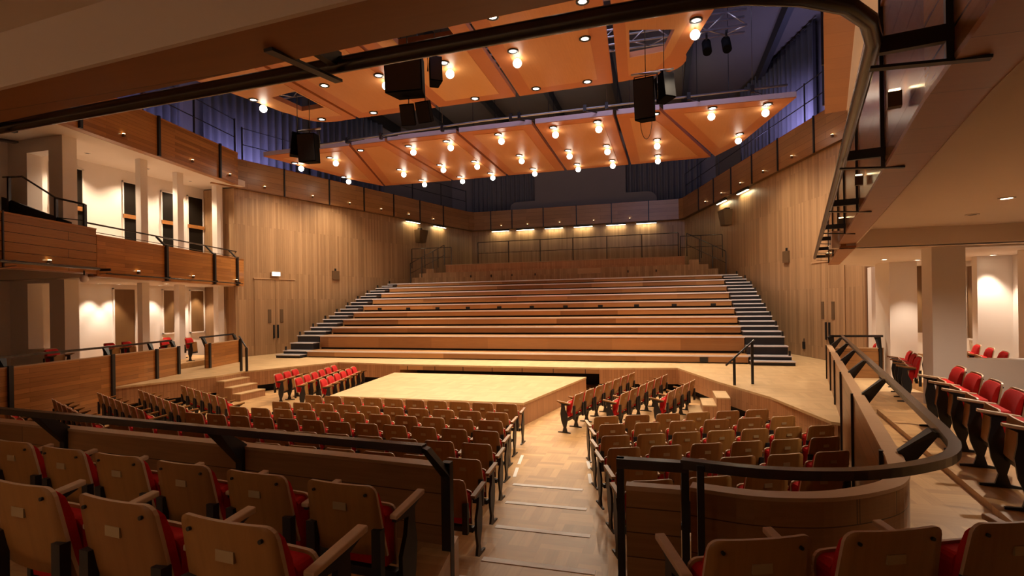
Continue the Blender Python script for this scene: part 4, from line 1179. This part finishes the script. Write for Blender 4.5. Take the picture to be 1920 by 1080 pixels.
def wall_fit(W, y, z, out, name, label, cat, wd, ht, dp, taper, mat):
    a, b = Vector(W[0]), Vector(W[1]); d_ = (b - a).normalized(); n2 = Vector((-d_.y, d_.x))
    if n2.dot(-a) < 0: n2 = -n2
    q = a + d_ * ((y - a.y) / d_.y); t = thing(name, label, cat, (q.x, q.y, z))
    e = lambda w2, dd_, zz: [(*(q - d_ * w2 + n2 * 0.0), zz), (*(q + d_ * w2), zz), (*(q + d_ * w2 + n2 * dd_), zz), (*(q - d_ * w2 + n2 * dd_), zz)]
    MB().pts8(e(wd / 2 * taper, dp * taper, z - ht / 2) + e(wd / 2, dp, z + ht / 2)).build('body', mat, t)
    MB().pts8(e(wd * 0.1, dp * 0.5, z + ht / 2) + e(wd * 0.1, dp * 0.5, z + ht / 2 + 0.12)).build('mount', M['black'], t)
wall_fit(LW, 29.6, 7.0, 1, 'wall_speaker', 'tapered brown wall speaker box below the washers on exit-sign wall', 'speaker', 0.75, 0.75, 0.45, 0.75, M['box_brown'])
wall_fit(RW, 28.2, 6.9, 1, 'wall_speaker', 'tapered brown wall speaker box below the washers opposite exit sign', 'speaker', 0.75, 0.75, 0.45, 0.75, M['box_brown'])
wall_fit(LW, 23.5, 4.42, 1, 'wall_box', 'small brown box on the timber wall beyond the exit-sign doors', 'wall box', 0.42, 0.42, 0.08, 1.0, M['box_brown'])
wall_fit(RW, 22.9, 4.50, 1, 'wall_box', 'small brown box on the timber wall opposite the exit sign', 'wall box', 0.42, 0.45, 0.08, 1.0, M['box_brown'])
wall_fit(RW, 21.8, 1.15, 1, 'wall_socket', 'small black socket low on the timber wall beside the bench steps', 'socket', 0.14, 0.26, 0.04, 1.0, M['black'])


# soffit lights in the side galleries ----------------------------------------
def soffit_light(x, y, z, label, energy, aim=None, spot=80, lens=True):
    t = thing('soffit_downlight', label, 'downlight', (x, y, z), 'recessed downlights in the gallery soffits')
    MB().ring((x, y, z - 0.012), 0.06, 0.085, 0.012).build('trim_ring', M['white'], t)
    MB().disc((x, y, z - 0.008), 0.058, 0.006).build('lamp', M['bulb_soft'] if lens else M['void'], t)
    if energy: lamp('SPOT', (x, y, z - 0.03), energy, WARM2 if z < 5 else WARM, aim=aim or (x, y, 0), size=0.05, spot=spot, blend=0.6)
E_S = 150
for i, (x, y) in enumerate(((-12.75, 13.6), (-12.75, 14.3), (-12.75, 15.9), (-12.75, 17.0), (-12.8, 17.9), (-11.4, 15.0))):
    soffit_light(x, y, 3.75, 'recessed downlight, %s under the first gallery on the exit-sign side' % ORD[i], E_S, aim=(x - 0.18, y, 0), spot=75)
for i, (x, y) in enumerate(((11.3, 6.5), (11.3, 10.0), (11.6, 13.5))):  # added lamps, their bounce off the gallery floor brightens the soffit
    soffit_light(x, y, 7.95, 'added downlight, %s under the upper gallery over the curved-parapet side' % ORD[i], E_S * 1.6, aim=(x - 0.3, y, 4), spot=130, lens=False)
for i, (x, y) in enumerate(((-12.2, 12.9), (-12.2, 15.0), (-12.4, 17.0))):
    soffit_light(x, y, 7.95, 'recessed downlight, %s under the upper gallery on the exit-sign side' % ORD[i], E_S * 1.8, aim=(x - 0.3, y, 4), spot=120, lens=False)
for i, (x, y) in enumerate(((12.7, 12.3), (12.75, 13.0), (12.7, 14.1), (12.75, 16.4), (12.5, 17.6), (11.64, 15.0), (10.75, 14.4))):
    soffit_light(x, y, 3.75, 'recessed downlight, %s under the first gallery beyond the beam over side seats' % ORD[i], E_S, aim=(x + 0.18 if i < 5 else x, y, 0), spot=75)
soffit_light(9.84, 7.95, 4.05, 'lit oval recessed downlight in the pale soffit over the side seats', 240, spot=150)
soffit_light(10.14, 9.36, 4.05, 'dark recessed downlight in the pale soffit next to the beam', 0, lens=False)
soffit_light(9.4, 4.8, 4.05, 'recessed downlight in the soffit over the corner of the side seats', 60, spot=120)
for i, x in enumerate((-9.0, -4.0, 1.0, 3.4)):
    soffit_light(x, -2.55, 4.05, 'added unseen downlight, %s along the wall behind the back rows' % ORD[i], 100, aim=(x, -2.85, 0), spot=110)  # added unseen lamps, wall bounce brightens the soffit and seat backs
    soffit_light(x, 0.2, 4.05, 'added unseen downlight, %s over the back rows under the gallery' % ORD[i], (4, 6, 9, 15)[i], spot=140)  # added unseen lamps that lift the back rows

# ================================================================== SEATS
def arc_pts(hw, r, zt):
    return hw, r, zt


def make_chair(ply, fine):
    """tip-up seat, folded; faces +y, origin on the floor under the top edge of the back"""
    t = thing('auditorium_chair', 'plywood auditorium chair', 'chair'); t['_local'] = 1
    H = 0.84
    nj = 9 if fine else 6

    def shell(z0, z1, hw_top, hw_bot, r, yf, th, bow):
        zs = [z0 + (z1 - r - z0) * i / 4 for i in range(5)] + [z1 - r + r * math.sin(math.radians(a)) for a in ((30, 55, 75, 90) if fine else (45, 90))]
        A, B = [], []
        for z in zs:
            f = (z - z0) / (z1 - z0); hw = hw_bot + (hw_top - hw_bot) * f ** 1.6
            if z > z1 - r: hw -= r - math.sqrt(max(0, r * r - (z - (z1 - r)) ** 2))
            ra, rb = [], []
            for j in range(nj + 1):
                x = -hw + 2 * hw * j / nj; y = yf(z) + bow * (x / 0.22) ** 2
                ra.append((x, y, z)); rb.append((x, y + (th(z) if callable(th) else th), z))
            A.append(ra); B.append(rb)
        return A, B
    yb = lambda z: (H - z) * 0.17 + 0.10 * max(0, (H - z) - 0.25) ** 2 * 4
    m = MB(); m.sheet(shell(0.44, H, 0.218, 0.238, 0.042, yb, 0.016, 0.022), 0.016, 1)
    back = m.build('backrest', [ply, M['ply_edge']], t)
    m = MB(); A, B = shell(0.46, H - 0.018, 0.204, 0.218, 0.04, lambda z: yb(z) + 0.0165, lambda z: 0.014 + min(0.034, (H - 0.018 - z) * 0.5), 0.022)
    m.sheet((A, B), 0.05); m.build('back_cushion', M['red'], t, bevel=0.012 if fine else 0)
    ys = lambda z: 0.255 - (z - 0.38) * 0.10
    m = MB(); m.sheet(shell(0.32, 0.675, 0.226, 0.20, 0.05, ys, 0.016, -0.012), 0.016, 1)
    seat = m.build('seat', [ply, M['ply_edge']], t)
    m = MB(); A, B = shell(0.345, 0.66, 0.214, 0.19, 0.045, lambda z: ys(z) - 0.085, 0.084, -0.006)
    m.sheet((A, B), 0.09); m.build('seat_cushion', M['red'], t, bevel=0.015 if fine else 0)
    m = MB()
    for s in (-1, 1): m.pts8([(s * 0.212 + a, yb(0.56) + b, z) for z, in ((0.30,), (0.60,)) for a, b in ((-0.028, -0.012), (0.028, -0.012), (0.028, 0.03), (-0.028, 0.03))])
    m.box(-0.235, 0.235, 0.19, 0.25, 0.26, 0.31)
    m.build('frame', M['black'], t)
    m = MB(); m.box(-0.042, 0.042, yb(0.74) - 0.002, yb(0.70) + 0.004, 0.695, 0.735)
    m.build('number_plate', M['plate'], back)
    if fine:
        for s in (-1, 1):
            MB().tube([(s * 0.165, yb(0.79) + 0.011, 0.79), (s * 0.165, yb(0.79) - 0.0, 0.79)], 0.008, 10).build('screw', M['black'], back)
    prof = [(0.12, 0.0), (0.42, 0.0), (0.42, 0.02), (0.31, 0.03), (0.285, 0.12), (0.335, 0.26), (0.355, 0.42), (0.335, 0.54), (0.33, 0.63), (0.40, 0.662), (0.13, 0.63), (0.13, 0.615), (0.26, 0.60), (0.24, 0.50), (0.19, 0.40), (0.19, 0.26), (0.225, 0.12), (0.20, 0.03), (0.12, 0.02)]
    for nm, x in (('', 0.266), ('end_', -0.266)):
        MB().prism_x(prof, x - 0.013, x + 0.013).build(nm + 'side_frame', M['black'], t)
        MB().pts8([(x - 0.024, 0.12, 0.632), (x + 0.024, 0.12, 0.632), (x + 0.024, 0.43, 0.672), (x - 0.024, 0.43, 0.672),
                   (x - 0.024, 0.12, 0.656), (x + 0.024, 0.12, 0.656), (x + 0.024, 0.43, 0.70), (x - 0.024, 0.43, 0.70)]).build(nm + 'armrest', M['arm_wood'] if fine else ply, t, bevel=0.006 if fine else 0)
    return t


fine_p = [make_chair(M[k], True) for k in ('ply', 'ply_b')]
mid_p = [make_chair(M[k], False) for k in ('ply', 'ply_b', 'ply_c', 'ply')]
pool = {True: fine_p, False: mid_p}
rc = random.Random(3)


def seats(centres, z, rotz, labels, group, fine=False, end='first', wide=1.0):
    for i, (x, y) in enumerate(centres):
        src = rc.choice(pool[fine])
        is_end = (i == 0 and end == 'first') or (i == len(centres) - 1 and end == 'last')
        o_ = dup(src, (x, y, z), math.radians(rotz + rc.uniform(-0.7, 0.7)), labels[i], group, () if is_end else ('end_side_frame', 'end_armrest'))
        o_.scale = (wide, 1, 1)


def along(p, deg, n, sp, back=False):
    d = Vector((math.cos(math.radians(deg)), math.sin(math.radians(deg)))) * (-1 if back else 1)
    return [(p[0] + d.x * sp * i, p[1] + d.y * sp * i) for i in range(n)]


RN = ['front', 'second', 'third', 'fourth', 'fifth', 'sixth', 'seventh']
# centre block: rows listed from the stage, seats counted from the aisle
for r, (xe, y, z, n, sp) in enumerate([(2.97, 10.22, 0, 10, 0.513), (3.03, 9.38, 0, 10, 0.541), (3.13, 8.70, 0, 11, 0.545), (3.29, 7.98, 0, 12, 0.545),
                                       (3.54, 6.86, 0.1, 13, 0.562), (3.75, 5.83, 0.2, 14, 0.566), (3.94, 4.83, 0.3, 4, 0.57)]):
    z = max(0, z)
    c = along((xe - 0.26, y), -1.6, n, sp, True)[::-1]
    seats(c, z, -1.6, ['wooden-backed seat, %s from the aisle, %s row of the centre block' % (ORD[n - 1 - i], RN[r]) for i in range(n)], 'centre block, %s row from the stage' % RN[r])
# angled block by the curved parapet
for r, (x, y, z, n, sp) in enumerate([(4.58, 9.36, 0, 6, 0.572), (4.74, 8.77, 0, 6, 0.61), (4.86, 8.02, 0, 7, 0.565), (5.06, 7.0, 0.1, 6, 0.578), (5.29, 6.05, 0.2, 5, 0.60), (5.45, 5.15, 0.3, 4, 0.60)]):
    c = along((x + 0.21, y + 0.1), 23.5, n, sp)
    seats(c, z, 23.5, ['wooden-backed seat, %s from the aisle, %s row of block by curved parapet' % (ORD[i], RN[r]) for i in range(n)], 'angled block by the curved parapet, %s row' % RN[r])
# angled block by the exit-sign side parapet
for r, (x, y, n, deg) in enumerate([(-6.50, 11.05, 6, -27), (-7.0, 10.28, 7, -27), (-7.60, 9.72, 7, -25), (-7.75, 8.82, 7, -25), (-7.45, 7.72, 5, -25)]):
    c = along((x + 0.2, y - 0.1), deg, n, 0.55)
    seats(c, 0, deg, ['wooden-backed seat, %s from the side parapet, %s angled row on exit-sign side' % (ORD[i], RN[r]) for i in range(n)], 'angled rows on the exit-sign side, %s row' % RN[r])
# seats on the flat floor flanking the stage
for r, (x, y, n, deg, sp) in enumerate([(-5.50, 13.50, 3, 104, 0.56), (-4.28, 12.85, 6, 106, 0.60), (-3.40, 12.75, 6, 106, 0.57)]):
    c = along((x, y), deg, n, sp)[::-1]
    seats(c, 0, deg - 180, ['bright red seat, %s from the benches, %s row before the stage steps' % (ORD[i], ['outermost', 'middle', 'innermost'][r]) for i in range(n)], 'side rows by the stage steps, %s row' % ['outermost', 'middle', 'innermost'][r])
for r, (x, y, n, deg, sp) in enumerate([(3.98, 11.75, 7, 75.5, 0.62), (4.95, 12.05, 6, 74.5, 0.64), (5.95, 12.5, 4, 73, 0.60)]):
    c = along((x, y), deg, n, sp)
    seats(c, 0, deg, ['plywood-backed seat, %s from the aisle, %s stage-side row by the aisle mouth' % (ORD[i], ['inner', 'middle', 'outer'][r]) for i in range(n)], 'side rows past the aisle mouth, %s row' % ['inner', 'middle', 'outer'][r], wide=1.14)
# raised side seats behind the curved parapet
c = along((9.42, 8.05), 258.5, 6, 0.64)[::-1]
seats(c, 1.12, 78.5, ['red folded seat in the near raised side row, %s from the white pier' % ORD[5 - i] for i in range(6)], 'near raised side row', True)
c = [(10.5, 11.95), (10.68, 12.6), (10.85, 13.25)]
seats(c, 0.87 if False else 0.87, 76, ['red folded seat half hidden by the white pier in the raised side row', 'red folded seat in the middle of three beyond the white pier', 'red folded seat farther along of three beyond the white pier'], 'raised side row beyond the pier')
seats([(11.45, 17.0)], 0.75, 76, ['single red folded seat against the timber wall end of the raised side row'], None)
struct('floor', MB().box(11.25, 12.54, 11.75, 14.38, 0.75, 0.96), M['parquet'])
seats([(12.03, 12.3), (12.22, 13.15), (12.4, 14.0)], 0.96, 76, ['red seat nearest the camera seen through the opening above the low white wall', 'middle red seat seen through the opening above the low white wall', 'red seat farther back seen through the opening above the low white wall'], 'seats seen through the white wall opening')
seats([(12.2, 15.2)], 0.75, 76, ['red seat with its armrest showing between white columns and pier'], None)
# exit-sign side seats
seats([(-11.45, 12.9), (-11.62, 13.6)], 0.94, -73, ['red seat behind the long side parapet, first of two under the brown slot', 'red seat behind the long side parapet, second of two under the brown slot'], 'exit-sign side seats')
seats([(-12.3, 15.7), (-12.45, 16.5), (-11.05, 15.5), (-11.05, 14.5)], 0.94, -73, ['red seat just before the third white column on the exit-sign side', 'red seat just past the third white column on the exit-sign side', 'red folded seat showing its plywood at the gap in the side parapet', 'red folded seat tucked behind the end of the long side parapet'], 'exit-sign side seats')
seats([(-9.9, 10.2)], 1.0, -73, ['single red seat showing over the near end of the long side parapet'], None)
# back rows near the camera
c = [(1.18, 2.72), (1.77, 2.66), (2.33, 2.62), (2.92, 2.57), (3.51, 2.52), (4.10, 2.48)]
seats(c, 1.06, -4.0, ['dark plywood seat back, %s from the aisle in the row just behind the long parapet' % ORD[5 - i] for i in range(6)], 'row behind the long parapet', True)
c = [(3.14, 1.58), (3.74, 1.53), (4.33, 1.47)]
seats(c, 1.28, -5.0, ['large plywood seat back, %s from the aisle in the backmost row' % ORD[2 - i] for i in range(3)], 'backmost row beside the aisle', True)
c = along((6.165, 2.3), 22, 4, 0.582)
seats(c, 1.06, 22, ['plywood seat back, %s from the aisle in the row behind the curved parapet corner' % ORD[i] for i in range(4)], 'row behind the curved parapet corner', True)
for p_ in fine_p + mid_p:
    for ch in list(p_.children):
        for g_ in list(ch.children): bpy.data.objects.remove(g_)
        bpy.data.objects.remove(ch)
    bpy.data.objects.remove(p_)
for o in bpy.data.objects:
    if o.name.startswith('end_'): o.name = o.name[4:]
